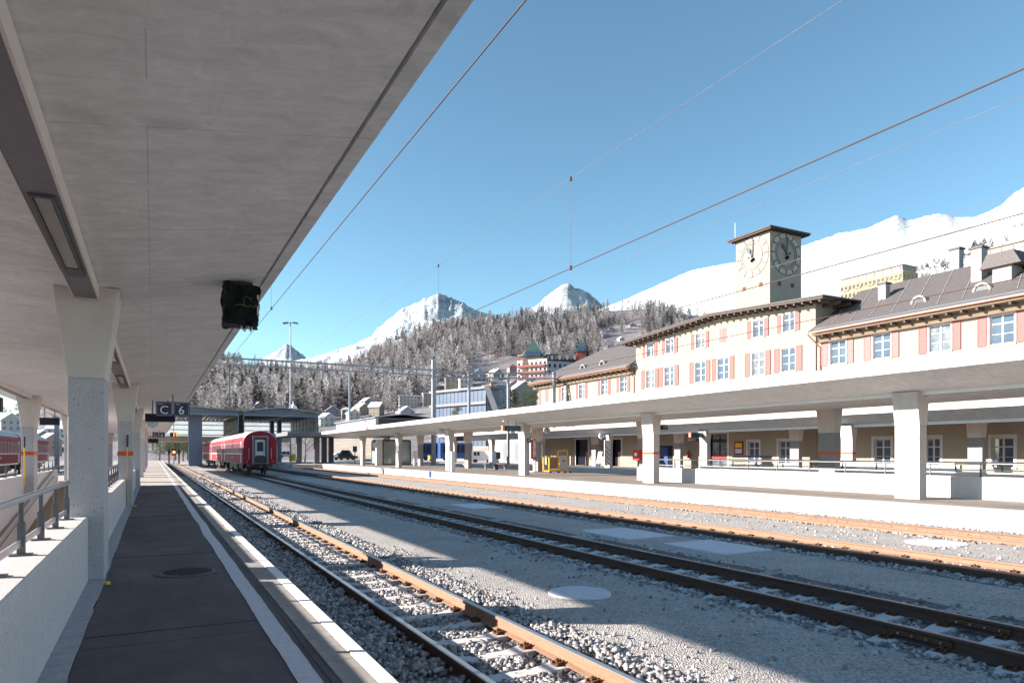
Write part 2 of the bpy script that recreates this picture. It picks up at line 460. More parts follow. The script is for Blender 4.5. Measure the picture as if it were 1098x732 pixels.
def text(body, size, loc, rot, mat, parent, name='lettering', align='CENTER', ext=.002):
    cu = bpy.data.curves.new(name, 'FONT'); cu.body = body; cu.size = size
    cu.align_x = align; cu.align_y = 'CENTER'; cu.extrude = ext
    cu.materials.append(MT[mat])
    tmp = bpy.data.objects.new(name, cu); COL.objects.link(tmp)
    me = bpy.data.meshes.new_from_object(tmp.evaluated_get(bpy.context.evaluated_depsgraph_get()))
    bpy.data.objects.remove(tmp); me.name = name
    o = bpy.data.objects.new(name, me); COL.objects.link(o); o.parent = parent
    o.location = Vector(loc) - ORG[parent.name] if parent else loc
    o.rotation_euler = rot
    return o
TOWARD_CAM = (PI / 2, 0, 0)        # reads from -Y
TOWARD_TRACK = (PI / 2, 0, -PI / 2)  # reads from -X
SUN_STR, SKY_STR, EXPO = 5.0, .082, 1.54
SKY_AIR, SKY_DUST, SKY_OZ = 1.0, .3, 1.0
SKY_TINT = (.84, 1.07, 1.01, 1)
# ================================================================== ground and platforms
def ground_sheet():
    b = MB(); E = 16000.; z = -.26
    xs = [-E, -3.95, -.64, E]; ys = [-E, -30, 35.6, E]
    for i in range(3):
        for j in range(3):
            if i == 1 and j == 1: continue
            b.add([(xs[i], ys[j], z), (xs[i + 1], ys[j], z), (xs[i + 1], ys[j + 1], z), (xs[i], ys[j + 1], z)], [(0, 1, 2, 3)])
    o = b.build('ground', 'ground', local=True); struct(o)
ground_sheet()

def track_bed():
    prof = [(1.30, -.11), (2.3, -.115), (2.5, -.2), (3.4, -.2), (3.6, -.13), (3.95, -.125), (4.2, -.12), (4.6, -.115), (6.3, -.12), (6.65, -.15), (6.95, -.18), (8.3, -.18),
            (8.75, -.15), (9.1, -.12), (10.9, -.115), (11.4, -.14), (11.6, -.17), (12.9, -.16), (13.15, -.10), (15.9, -.10), (16.2, -.135), (17.4, -.135), (18.52, -.10)]
    grav = lambda x: (4.05 < x < 6.6) or (8.95 < x < 11.2) or (13.0 < x < 16.0)
    xs = []
    for (a, za), (c, zc) in zip(prof[:-1], prof[1:]):
        n = max(1, int((c - a) / .22))
        for i in range(n): xs.append((a + (c - a) * i / n, za + (zc - za) * i / n))
    xs.append(prof[-1])
    ys = list(np.arange(-12, 40, .25)) + list(np.arange(40, 152, 2.))
    v = []; f = []; mi = []
    for y in ys:
        for x, z in xs:
            v.append((x, y, z + .018 * noise.noise(Vector((x * 1.3, y * .9, 0))) + .008 * noise.noise(Vector((x * 5, y * 5, 3)))))
    n = len(xs)
    for j in range(len(ys) - 1):
        for i in range(n - 1):
            f.append((j * n + i, j * n + i + 1, (j + 1) * n + i + 1, (j + 1) * n + i))
            x = (xs[i][0] + xs[i + 1][0]) / 2 + .12 * noise.noise(Vector((xs[i][0], ys[j] * .8, 5)))
            mi.append(1 if grav(x) else 0)
    me = bpy.data.meshes.new('track_bed'); me.from_pydata(v, [], f)
    me.materials.append(MT['bed']); me.materials.append(MT['gravel'])
    me.polygons.foreach_set('material_index', mi); me.polygons.foreach_set('use_smooth', [True] * len(f))
    o = bpy.data.objects.new('track_bed', me); COL.objects.link(o); struct(o)
track_bed()

# left platform: body, asphalt, paving, coping
b = MB(); b.box(-.48, 1.235, -14, 135, -.24, PLAT - .012); b.box(-5.9, -3.95, -14, 35.6, -.24, PLAT - .012); b.box(-5.9, -.48, 35.6, 135, -.24, PLAT - .012)
struct(b.build('platform', 'white_conc', local=True))
b = MB()
b.add([(-.47, -14, PLAT), (1.035, -14, PLAT), (1.035, 33.8, PLAT), (-.47, 33.8, PLAT)], [(0, 1, 2, 3)])
b.add([(-5.7, -14, PLAT), (-3.96, -14, PLAT), (-3.96, 35.9, PLAT), (-5.7, 35.9, PLAT)], [(0, 1, 2, 3)])
struct(b.build('platform_asphalt', 'asphalt', local=True))
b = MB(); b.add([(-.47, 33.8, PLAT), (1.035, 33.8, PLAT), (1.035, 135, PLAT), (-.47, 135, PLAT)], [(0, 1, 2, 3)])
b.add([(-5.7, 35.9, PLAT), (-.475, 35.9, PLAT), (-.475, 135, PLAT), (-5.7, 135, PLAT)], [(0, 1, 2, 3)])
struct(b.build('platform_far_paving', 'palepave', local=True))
b = MB()
def ragged(x0, x1, y0, y1, z, amp, right=True, step=.12):
    ys = np.arange(y0, y1, step)
    L = [(x0, y, z) for y in ys]; Rr = [(x1 + amp * noise.noise(Vector((x1 * 3, y * 2.2, 1))) + amp * .5 * noise.noise(Vector((x1 * 3, y * 9, 4))), y, z) for y in ys]
    n = len(ys)
    return L + Rr, [(i, n + i, n + i + 1, i + 1) for i in range(n - 1)]
v_, f_ = ragged(-.64, -.475, -14, 34, PLAT + .004, .016); b.add(v_, f_)
struct(b.build('gutter_strip', 'gutter', local=True))
b = MB()
y = -12.
while y < 60:
    L_ = .62 if y < 60 else 1.2
    b.box(1.040, 1.232, y + .004, y + L_ - .004, PLAT - .02, PLAT + .006)
    y += L_
b.box(1.04, 1.232, y, 135, PLAT - .02, PLAT + .006)
struct(b.build('platform_paving', 'slab', local=True))
b = MB(); y = -12.
while y < 60:
    b.box(1.236, 1.345, y + .003, y + 1.24 - .003, PLAT - .16, PLAT + .012); y += 1.24
b.box(1.236, 1.345, y, 135, PLAT - .16, PLAT + .012)
struct(b.build('platform_edge', 'coping', local=True, bev=.008))
# painted line with uneven edges
b = MB(); ys = np.arange(-12, 133, .09); n = len(ys)
def lw(y, s): return .026 * noise.noise(Vector((s, y * .5, 0))) + .007 * noise.noise(Vector((s, y * 4, 2)))
b.add([(.787 + lw(y, 1) , y, PLAT + .006) for y in ys] + [(.932 + lw(y, 1) * .8 + lw(y, 9) * .4, y, PLAT + .006) for y in ys], [(i, n + i, n + i + 1, i + 1) for i in range(n - 1)])
struct(b.build('platform_line', 'paint', local=True))
# patch and sealed joint in the asphalt
b = MB(); b.box(-.02, .76, 11.7, 13.3, PLAT - .01, PLAT + .004); b.box(-.3, .3, 4.1, 4.9, PLAT - .01, PLAT + .003)
struct(b.build('asphalt_patch', 'asphalt_new', local=True))
b = MB()
for yy in (6.2, 10.7, 17.3, 22.): b.box(-.46, .78, yy, yy + .018, PLAT - .01, PLAT + .0045)
for k in range(60):
    y0 = -2 + k * .5
    b.beam((1.0 + .015 * math.sin(y0), y0, PLAT + .004), (1.0 + .015 * math.sin(y0 + .5), y0 + .5, PLAT + .004), .006, .004)
struct(b.build('asphalt_seam', 'black', local=True))

# manhole cover set in the asphalt
c = Vector((.37, 9.05, PLAT))
t = thing('manhole_cover', 'dark round drain cover set in a ring in the asphalt of the near platform', 'manhole cover', c)
b = MB(); b.cyl(c + Vector((0, 0, -.02)), c + Vector((0, 0, .012)), .30, 40); b.build('lid', 'dsteel', t)
b = MB()
for i in range(40):
    a = 2 * PI * i / 40
    b.beam(c + Vector((math.cos(a) * .335, math.sin(a) * .335, .006)), c + Vector((math.cos(a + .165) * .335, math.sin(a + .165) * .335, .006)), .06, .016)
b.build('ring', 'asphalt_new', t)
b = MB()
for i in range(-5, 6):
    w = math.sqrt(max(0, .27 ** 2 - (i * .05) ** 2)); b.box(c.x - w, c.x + w, c.y + i * .05 - .008, c.y + i * .05 + .008, PLAT + .01, PLAT + .019)
b.build('rib', 'black', t)
o = MB().cyl((-.44, 8.62, PLAT + .003), (-.44, 8.62, PLAT + .035), .035, 10, .028).build('yellow_marker', 'yellow', bev=.004)
tag(o, 'small yellow survey marker at the foot of the nearest pillar', 'marker')
o = MB().cyl((-.42, 20.7, PLAT + .003), (-.42, 20.7, PLAT + .04), .045, 10, .035).build('yellow_marker', 'yellow', bev=.004)
tag(o, 'tiny yellow survey marker at the foot of the second pillar', 'marker')

# right platform and the platform by the station building
b = MB()
y = -10.
while y < 84:
    b.box(18.5, 18.72, y + .006, y + 2.39, -.25, PLAT + .02); y += 2.4
b.box(18.52, 28.3, -10, 86, -.25, PLAT - .01)
b.box(35.5, 42.2, -10, 100, -.25, PLAT - .01)
struct(b.build('island_platform', 'white_conc', local=True))
b = MB()
for x0, x1, y1 in ((19.1, 28.1, 86), (36.0, 42.2, 100)): b.box(x0, x1, -10, y1, PLAT - .05, PLAT)
struct(b.build('island_platform_asphalt', 'asphalt_pale', local=True))
b = MB(); b.box(18.9, 19.02, -10, 86, PLAT - .01, PLAT + .006); b.box(35.9, 36.02, -10, 100, PLAT - .01, PLAT + .006)
struct(b.build('island_platform_line', 'paint', local=True))
b = MB(); b.box(28.4, 35.4, -10, 100, -.25, -.2)
struct(b.build('trench_gravel', 'gravel', local=True))

# concrete pads between the tracks
MT['padconc'] = M('frosted grey concrete', (.52, .52, .53), (.66, .66, .67), 8, .9, bmp=.4, bscale=60)
def pad(corners, label):
    p = [onz(x, y, -.105) for x, y in corners]
    cx = sum((q for q in p), Vector()) / 4
    w = max(abs(q.x - cx.x) for q in p) * .92; l = max(abs(q.y - cx.y) for q in p) * .8
    w = min(w, .75)
    o = MB().box(cx.x - w, cx.x + w, cx.y - l, cx.y + l, -.16, -.092).build('concrete_pad', 'padconc', bev=.01)
    tag(o, label, 'concrete pad')
pad([(482, 541), (507, 539), (536, 543.5), (514, 545.5)], 'frosty concrete pad furthest back between the second and third tracks')
pad([(622, 569), (660, 565), (716, 574), (690, 578.5)], 'frosty concrete pad in the middle of the three between the second and third tracks')
pad([(720, 581), (752, 577.5), (829, 591), (780, 595)], 'frosty concrete pad nearest the camera between the second and third tracks')
def rslab(c, r, label, name='round_concrete_cover'):
    b = MB(); n = 40
    b.add([(c[0] + math.cos(2 * PI * i / n) * r * (1 + .05 * noise.noise(Vector((i * .4, r, 0)))), c[1] + math.sin(2 * PI * i / n) * r, z) for z in (-.16, -.085) for i in range(n)],
          [list(range(n, 2 * n))] + [(i, (i + 1) % n, n + (i + 1) % n, n + i) for i in range(n)])
    tag(b.build(name, 'padconc', bev=.01), label, 'concrete cover')
rslab((5.28, 8.1), .43, 'frosty round concrete cover half in the canopy shadow beside the first track')
rslab((15.0, 9.0), .60, 'pale round concrete cover in the sunlit gravel in front of the white platform wall')

# ================================================================== tracks
def rail_mb(x, y0, y1, side):
    p = [(-.062, -.145), (.062, -.145), (.062, -.136), (.012, -.118), (.008, -.045), (.034, -.036), (.034, -.008), (.026, 0), (-.026, 0), (-.034, -.008), (-.034, -.036), (-.008, -.045), (-.012, -.118), (-.062, -.136)]
    b = MB(); ys = [y0 + (y1 - y0) * i / 24 for i in range(25)]
    b.prism([(x + a, z) for a, z in p], y0, y1, 'y')
    return b
def fast_mb(x, y):
    b = MB().box(x - .15, x + .15, y - .06, y + .06, -.153, -.147)
    for s in (-1, 1):
        b.box(x + s * .10 - .045, x + s * .10 + .045, y - .06, y + .06, -.150, -.136)
        b.cyl((x + s * .105, y, -.14), (x + s * .105, y, -.085), .014, 6)
        b.cyl((x + s * .105, y, -.118), (x + s * .105, y, -.100), .026, 6)
        b.beam((x + s * .14, y - .045, -.125), (x + s * .045, y - .03, -.118), .022, .02)
        b.beam((x + s * .14, y + .045, -.125), (x + s * .045, y + .03, -.118), .022, .02)
    return b
def sleeper_mb(x, y, L=1.8):
    b = MB(); h = .12; z0, z1 = -.30, -.147
    prof = [(-L / 2, .105), (-.62, .12), (-.40, .12), (-.2, .095), (.2, .095), (.40, .12), (.62, .12), (L / 2, .105)]
    top = []; bot = []
    for a, w in prof:
        dz = -.022 if abs(a) < .3 else (0 if abs(a) < .7 else -.028)
        top += [(x + a, y - w, z1 + dz), (x + a, y + w, z1 + dz)]; bot += [(x + a, y - w - .03, z0), (x + a, y + w + .03, z0)]
    n = len(prof); vs = top + bot; fs = []
    for i in range(n - 1):
        q = 2 * i
        fs += [(q, q + 1, q + 3, q + 2), (q, q + 2, 2 * n + q + 2, 2 * n + q), (q + 1, 2 * n + q + 1, 2 * n + q + 3, q + 3)]
    fs += [(0, 2 * n, 2 * n + 1, 1), (2 * n - 2, 2 * n - 1, 4 * n - 1, 4 * n - 2)]
    return b.add(vs, fs)
def track(xc, y0, y1, ys, sp, label, rmat, nparts=100):
    t = thing('railway_track', label, 'railway track', (xc, 0, 0), 'parallel railway tracks of the station')
    for s in (-1, 1):
        rail_mb(xc + s * .53, y0, y1, s).build('rail', rmat if isinstance(rmat, str) else rmat[(s + 1) // 2], t)
    rr = random.Random(int(xc * 10))
    s0 = None
    for k in range(nparts):
        dy = ys + k * sp
        if s0 is None:
            s0 = sleeper_mb(xc, 0, 1.8).build('sleeper', 'sleeper', t, bev=.012)
            f0 = [fast_mb(xc + q * .53, 0).build('rail_fastening', 'rust', s0) for q in (-1, 1)]
            s0.location.y = dy
        else:
            c = dup_part(s0, t, (0, 0, 0), f0); c.location.y = dy + rr.uniform(-.03, .03); c.rotation_euler.z = rr.uniform(-.012, .012)
    b = MB(); dy = ys + nparts * sp
    while dy < y1 - 1:
        b.box(xc - .9, xc + .9, dy - .11, dy + .11, -.25, -.155); dy += sp
    if b.v: stuff(b.build('sleeper_rows', 'sleeper', t))
    return t
T1 = track(2.96, -10, 140, -.6, .62, 'nearest railway track beside the left platform, sunlit orange right rail', ('railshadetop', 'rail'))
T2 = track(7.67, -6, 150, 2.3, .62, 'railway track with shade-darkened rails carrying the red train with the white end door', 'railshade', 100)
T3 = track(12.30, -6, 150, 4.4, .64, 'third railway track from the left platform, half shaded with one glowing orange rail', ('railshade', 'rail'), 100)
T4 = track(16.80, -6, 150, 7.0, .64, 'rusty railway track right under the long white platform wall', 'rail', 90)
T5 = track(31.9, -6, 150, 20, .7, 'railway track in the trench between the two right hand platforms', 'rail', 0)
T6 = track(-7.6, -6, 150, 20, .7, 'empty railway track on the far side of the left platform', 'rail', 0)
T7 = track(-11.25, -6, 150, 20, .7, 'railway track at the far left with the red carriages standing on it', 'rail', 0)
for x in (7.67 - .53, 7.67 + .53):
    b = MB(); b.box(x - .04, x - .012, 4.1, 4.75, -.105, -.05); b.box(x + .012, x + .04, 4.1, 4.75, -.105, -.05)
    fp = b.build('fishplate', 'rust', T2)
    b = MB()
    for yy in (4.2, 4.35, 4.5, 4.65): b.cyl((x - .065, yy, -.078), (x - .03, yy, -.078), .014, 6)
    b.build('bolt', 'steel', fp)

# ================================================================== ballast stones
def stones(regions):
    P = []; S = []
    for x0, x1, y0, y1, z, dens, size in regions:
        n = int((x1 - x0) * (y1 - y0) * dens)
        px = rng.uniform(x0, x1, n); py = rng.uniform(y0, y1, n)
        e = .16
        keep = rng.uniform(0, 1, n) < np.clip(np.minimum(px - x0, x1 - px) / e, .12, 1)
        px, py = px[keep], py[keep]
        for xc, ys_, sp_ in ((2.96, -.6, .62), (7.67, 2.3, .62), (12.3, 4.4, .64), (16.8, 7.0, .64)):
            dy = np.abs(((py - ys_ + sp_ / 2) % sp_) - sp_ / 2)
            on = (np.abs(px - xc) < .93) & (dy < .125)
            k2 = ~on | (rng.uniform(0, 1, len(px)) < .16)
            px, py = px[k2], py[k2]
        P.append(np.stack([px, py, np.full(len(px), z) + rng.uniform(-.02, .014, len(px))], 1)); S.append(rng.uniform(.6, 1.35, len(px)) * size)
    P = np.concatenate(P); S = np.concatenate(S); n = len(P)
    cube = np.array([(-1, -1, -1), (1, -1, -1), (1, 1, -1), (-1, 1, -1), (-1, -1, 1), (1, -1, 1), (1, 1, 1), (-1, 1, 1)], float) * .5
    V = cube[None] * (1 + rng.uniform(-.38, .25, (n, 8, 3)))
    V *= rng.uniform(.6, 1.15, (n, 1, 3))
    q = rng.normal(size=(n, 4)); q /= np.linalg.norm(q, axis=1)[:, None]
    w, x, y, z = q.T
    Rm = np.stack([1 - 2 * (y * y + z * z), 2 * (x * y - z * w), 2 * (x * z + y * w), 2 * (x * y + z * w), 1 - 2 * (x * x + z * z), 2 * (y * z - x * w), 2 * (x * z - y * w), 2 * (y * z + x * w), 1 - 2 * (x * x + y * y)], 1).reshape(n, 3, 3)
    V = np.einsum('nij,nkj->nki', Rm, V) * S[:, None, None] + P[:, None, :]
    fc = np.array([(0, 3, 2, 1), (4, 5, 6, 7), (0, 1, 5, 4), (1, 2, 6, 5), (2, 3, 7, 6), (3, 0, 4, 7)])
    Fa = (fc[None] + (np.arange(n) * 8)[:, None, None]).reshape(-1)
    me = bpy.data.meshes.new('ballast')
    me.vertices.add(n * 8); me.vertices.foreach_set('co', V.reshape(-1))
    me.loops.add(len(Fa)); me.loops.foreach_set('vertex_index', Fa)
    me.polygons.add(n * 6); me.polygons.foreach_set('loop_start', np.arange(0, n * 24, 4)); me.polygons.foreach_set('loop_total', np.full(n * 6, 4))
    me.update(calc_edges=True); me.materials.append(MT['stone'])
    o = bpy.data.objects.new('ballast', me); COL.objects.link(o); stuff(o)
stones([
    (1.36, 2.40, 3.2, 14, -.088, 1050, .041), (2.50, 3.42, 3.2, 14, -.188, 1000, .040), (3.56, 4.15, 3.2, 14, -.105, 950, .043), (3.9, 4.6, 3.2, 14, -.118, 60, .036),
    (1.36, 2.40, 14, 32, -.09, 420, .052), (2.50, 3.42, 14, 32, -.185, 400, .052), (3.56, 4.2, 14, 32, -.11, 330, .055),
    (1.36, 2.40, 32, 62, -.10, 120, .08), (2.5, 3.42, 32, 62, -.17, 120, .08), (3.56, 4.25, 32, 62, -.135, 120, .08),
    (6.45, 7.05, 2.2, 14, -.165, 700, .045), (7.22, 8.12, 2.2, 14, -.19, 600, .045), (8.28, 8.95, 2.2, 14, -.165, 650, .044),
    (6.45, 7.05, 14, 40, -.165, 260, .058), (7.22, 8.12, 14, 40, -.185, 200, .058), (8.28, 8.9, 14, 40, -.16, 240, .056),
    (11.15, 11.72, 4, 16, -.14, 420, .052), (11.85, 12.75, 5, 30, -.165, 220, .055), (11.2, 11.72, 16, 40, -.14, 180, .06), (12.9, 13.15, 5, 30, -.11, 200, .05),
    (15.9, 16.25, 6, 34, -.125, 260, .052), (16.35, 17.25, 6, 34, -.13, 220, .055), (17.4, 18.48, 6, 40, -.10, 220, .055), (17.5, 18.45, 40, 80, -.1, 60, .08),
    (6.0, 6.5, 2.5, 14, -.118, 40, .045), (8.95, 9.4, 2.5, 14, -.118, 60, .045), (13.1, 15.9, 6, 20, -.1, 8, .045), (4.4, 6.2, 4, 12, -.116, 10, .032),
])

# ================================================================== canopies
def soffit_poly(x0, x1, p0, p1, zt, ze, zp, groove=None):
    mid = (p0 + p1) / 2
    pts = [(x0, ze), (p0, zp), (mid, zp + .07), (p1, zp)]
    if groove: pts += [(x1 - .15, ze - .02), (x1 - .15, ze + .03), (x1 - .115, ze + .03), (x1 - .115, ze - .012), (x1, ze)]
    else: pts += [(x1, ze)]
    return pts + [(x1, zt), (x0, zt)]
def pillar_mb(xa, xb, y, depth=.8, z0=PLAT, zs=2.68, zt=3.70, fl=.14, upper=False):
    b = MB(); y0, y1 = y - depth / 2, y + depth / 2
    if upper: b.prism([(xa, zs), (xb, zs), (xb + fl, zt), (xa - fl, zt)], y0, y1, 'y')
    else: b.box(xa + .004, xb - .004, y0 + .004, y1 - .004, z0, zs)
    return b
def add_pillars(t, xa, xb, ys, zt=3.70, bands=(), shaft='pillar', z0=PLAT):
    p0 = None
    for i, y in enumerate(ys):
        if p0 is None:
            p0 = pillar_mb(xa, xb, 0, zt=zt, upper=True).build('pillar', 'smooth_conc', t, bev=.012)
            s0 = pillar_mb(xa, xb, 0, zt=zt, z0=z0).build('shaft', shaft, p0, bev=.012)
            p0.location.y = y - ORG[t.name].y + 0 if False else y
            p = p0
        else:
            p = dup_part(p0, t, (0, 0, 0), [s0]); p.location.y = y
        if i in bands:
            q = MB().box(xa - .003, xb + .003, -.404, .404, 1.77, 1.885).build('colour_band', 'orange', p)
    return p0
# left canopy, the one overhead
CL = thing('platform_canopy', 'huge grey concrete canopy overhead at the left with tapered pillars along the near platform', 'platform canopy', (-1.85, 0, 0))
MB().prism(soffit_poly(-5.0, 1.34, -3.55, -.66, 4.30, 3.98, 3.67, True), -14, 86, 'y').build('roof_slab', 'soffit', CL)
add_pillars(CL, -.835, -.48, [9.37, 21.4, 33.4, 45.4, 57.4, 69.4, 81.4, -2.6], bands=(1,))
add_pillars(CL, -3.73, -3.38, [27.1, 39.1, 15.1, 51.1, 63.1, 75.1, 3.1], bands=(0,))
def channel(t, x, y0, y1, z, w=.22, lamp=True, step=3.0, m='channel'):
    segs = []
    c = MB(); c.box(x - w / 2, x + w / 2, y0, y1, z - .10, z + .06); ch = c.build('cable_channel', m, t)
    e = MB(); e.box(x + w / 2, x + w / 2 + .018, y0, y1, z - .112, z + .06); e.box(x - w / 2 - .012, x - w / 2, y0, y1, z - .105, z + .06)
    e.build('edge_trim', 'alu', ch)
    return ch
for y0, y1 in ((-2.2, 8.97), (9.77, 21.0), (21.8, 33.0), (33.8, 45.), (45.8, 57.), (57.8, 69), (69.8, 81)):
    ch = channel(CL, -.66, y0, y1, 3.67)
    for yl in ((5.55,) if y0 < 0 else (y0 + 3.2, y0 + 8.)):
        l = MB(); l.box(-.735, -.715, yl, yl + 2.1, 3.548, 3.568); l.box(-.605, -.585, yl, yl + 2.1, 3.548, 3.568); l.box(-.735, -.585, yl + 2.0, yl + 2.32, 3.55, 3.568); l.box(-.735, -.585, yl - .03, yl, 3.55, 3.568)
        lf = l.build('lamp_housing', 'dsteel', ch)
        MB().box(-.708, -.612, yl, yl + 2.0, 3.557, 3.5685).build('lamp_cover', 'diffuser', ch)
for y0, y1 in ((-2, 14.7), (15.5, 26.7), (27.5, 38.7), (39.5, 50.7), (51.5, 62.)):
    channel(CL, -3.55, y0, y1, 3.67)
# right canopy
CR = thing('platform_canopy', 'long white edged concrete canopy across the tracks on rows of wide white pillars', 'platform canopy', (22.8, 0, 0))
MB().prism(soffit_poly(18.3, 27.4, 20.68, 25.4, 4.34, 4.06, 3.67), -12, 85.5, 'y').build('roof_slab', 'soffit', CR)
MB().box(18.27, 18.30, -12, 85.5, 4.05, 4.36).build('fascia', 'white_conc', CR)
MB().box(18.25, 18.65, -12, 85.5, 4.345, 4.37).build('roof_edge', 'snow', CR)
add_pillars(CR, 20.5, 20.86, [13.18, 25.65, 38.1, 50.4, 63.0, 75.6, .7], bands=(1,), shaft='white_conc')
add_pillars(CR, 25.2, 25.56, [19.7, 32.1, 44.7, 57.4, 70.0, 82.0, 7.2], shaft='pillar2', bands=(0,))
for y0, y1 in ((1.1, 12.78), (13.58, 25.25), (26.05, 37.7), (38.5, 50.), (50.8, 62.6), (63.4, 75.2)):
    channel(CR, 20.68, y0, y1, 3.68, m='bluesteel')
# canopy along the station building
CS = thing('platform_canopy', 'further white edged canopy running along the ground floor of the station building', 'platform canopy', (39, 0, 0))
MB().prism(soffit_poly(36.0, 42.18, 37.68, 40.8, 4.34, 4.06, 3.5), -8, 92, 'y').build('roof_slab', 'soffit', CS)
MB().box(35.97, 36.0, -8, 92, 4.05, 4.36).build('fascia', 'white_conc', CS)
add_pillars(CS, 37.5, 37.86, [27.9, 40.25, 52.9, 65.4, 77.9, 90, 15.4], zt=3.53, shaft='white_conc', bands=(0,))
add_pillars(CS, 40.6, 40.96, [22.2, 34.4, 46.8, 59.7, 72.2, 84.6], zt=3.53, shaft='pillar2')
channel(CS, 37.68, -5, 90, 3.5, m='bluesteel')

# metal clad hall roof standing on the far end of the right canopy
t = thing('roof_monitor', 'low grey metal clad box with shallow gable on the far end of the right canopy', 'roof monitor', (22.8, 76, 4.34))
MB().box(19.9, 25.8, 68, 85, 4.37, 5.35).build('cladding', 'gsteel', t)
MB().prism([(19.7, 5.352), (22.85, 5.75), (26.0, 5.352), (26.0, 5.45), (22.85, 5.87), (19.7, 5.45)], 67.6, 85.2, 'y').build('roof', 'gsteel', t)
MB().box(20.2, 25.6, 67.95, 67.99, 4.5, 5.3).build('opening', 'black', t)  # flat black panel across the gable end

# ================================================================== parapets, ramps, railings
def railing(parent, x, y0, y1, z, step=.95, first=None, top=.39, mid=.115, lean=0):
    h = MB(); n = 12
    h.cyl((x, y0, z + top), (x, y1, z + top), .024, 12); h.build('handrail', 'steel', parent, smooth=False)
    MB().box(x - .006, x + .006, y0, y1, z + mid - .022, z + mid + .022).build('lower_bar', 'steel', parent)
    ys = []; y = (first if first is not None else y1 - .25)
    while y > y0: ys.append(y); y -= step
    p0 = None
    for y in ys[:40]:
        if p0 is None:
            b = MB(); b.box(x - .024, x + .024, y - .022, y + .022, z + .012, z + .235); b.box(x - .014, x + .014, y - .014, y + .014, z + .235, z + top - .015)
            p0 = b.build('post', 'dsteel', parent, bev=.003); y00 = y
            q = MB(); q.box(x - .065, x + .065, y - .05, y + .05, z + .001, z + .012); f0 = q.build('base_plate', 'dsteel', p0)
        else: dup_part(p0, parent, (0, y - y00, 0), [f0])
WL = thing('parapet_wall', 'near low concrete parapet with steel handrail between the platform pillars at the left', 'parapet wall', (-.79, 0, PLAT))
b = MB(); b.box(-.98, -.64, -8, 34, -4.2, 1.14); b.build('wall', 'parapet', WL, bev=.012)
railing(WL, -.81, -4, 8.85, 1.14, first=8.66, mid=.09)
railing(WL, -.81, 10.3, 20.8, 1.14, first=20.5, step=1.0, mid=.09)
WB = thing('parapet_wall', 'rear low concrete parapet across the ramp opening at the far left', 'parapet wall', (-3.8, 0, PLAT))
b = MB(); b.box(-3.95, -3.65, -8, 35.6, -4.4, 1.117); b.build('wall', 'parapet', WB, bev=.012)
railing(WB, -3.8, 8, 26.5, 1.117, step=1.6, first=26.2)
railing(WB, -3.8, 27.7, 35.4, 1.117, step=1.3, first=35.2)
h = MB(); h.tube([(-3.58, 35.0, 1.30), (-3.58, 33.5, 1.15), (-3.58, 10, -2.05)], .024, 10); h.build('ramp_handrail', 'dsteel', WB)
h = MB(); h.tube([(-3.56, 33.5, .92), (-3.56, 10, -2.28)], .016, 8); h.build('ramp_handrail', 'dsteel', WB)
b = MB(); b.add([(-3.65, 35.6, PLAT - .01), (-.98, 35.6, PLAT - .01), (-.98, 2, -4.2), (-3.65, 2, -4.2)], [(0, 1, 2, 3)])
b.add([(-3.65, -8, -4.2), (-.98, -8, -4.2), (-.98, 2, -4.2), (-3.65, 2, -4.2)], [(0, 1, 2, 3)])
struct(b.build('ramp', M('brown ramp paving', (.20, .15, .10), (.28, .22, .16), 5, .9, bmp=.3), local=True))
WE = tag(MB().box(-3.65, -1.5, 35.62, 35.9, PLAT - .3, .62).build('kerb', 'white_conc', bev=.01), 'low pale kerb across the head of the ramp behind the nearest pillar', 'kerb')
# right side parapet
WR = thing('parapet_wall', 'long low white parapet with steel railing in front of the ramp on the right hand platform', 'parapet wall', (22.45, 10, PLAT))
b = MB(); b.box(22.3, 22.6, -8, 28.8, PLAT - .1, 1.117); b.build('wall', 'parapet', WR, bev=.01)
railing(WR, 22.45, -6, 27.9, 1.117, step=1.55, first=27.6)
WR2 = thing('parapet_wall', 'second low white parapet with railing just behind the first on the right hand platform', 'parapet wall', (25.8, 10, PLAT))
b = MB(); b.box(25.75, 26.0, -8, 27.9, PLAT - .1, 1.117); b.build('wall', 'parapet', WR2, bev=.01)
railing(WR2, 25.87, -6, 27.5, 1.117, step=1.55, first=27.2)
WR3 = tag(MB().box(35.3, 35.5, 20, 28, PLAT, 1.25).build('parapet_wall', 'parapet', bev=.01), 'short white parapet beside the trench track near the station building', 'parapet wall')

# snow poles by the pillars
for x, y, z, lab in ((-.60, 20.93, PLAT, 'yellow snow pole with black top standing in front of the second near pillar'),
                     (-3.35, 24.6, .9, 'yellow snow pole with black top before the red banded pillar at far left')):
    t = thing('snow_pole', lab, 'pole', (x, y, z))
    MB().cyl((x, y, z), (x, y, 2.0 if z < .8 else 2.05), .015, 8).build('shaft', 'yellow', t)
    MB().cyl((x, y, 2.0), (x, y, 2.32), .024, 8).build('cap', 'black', t)
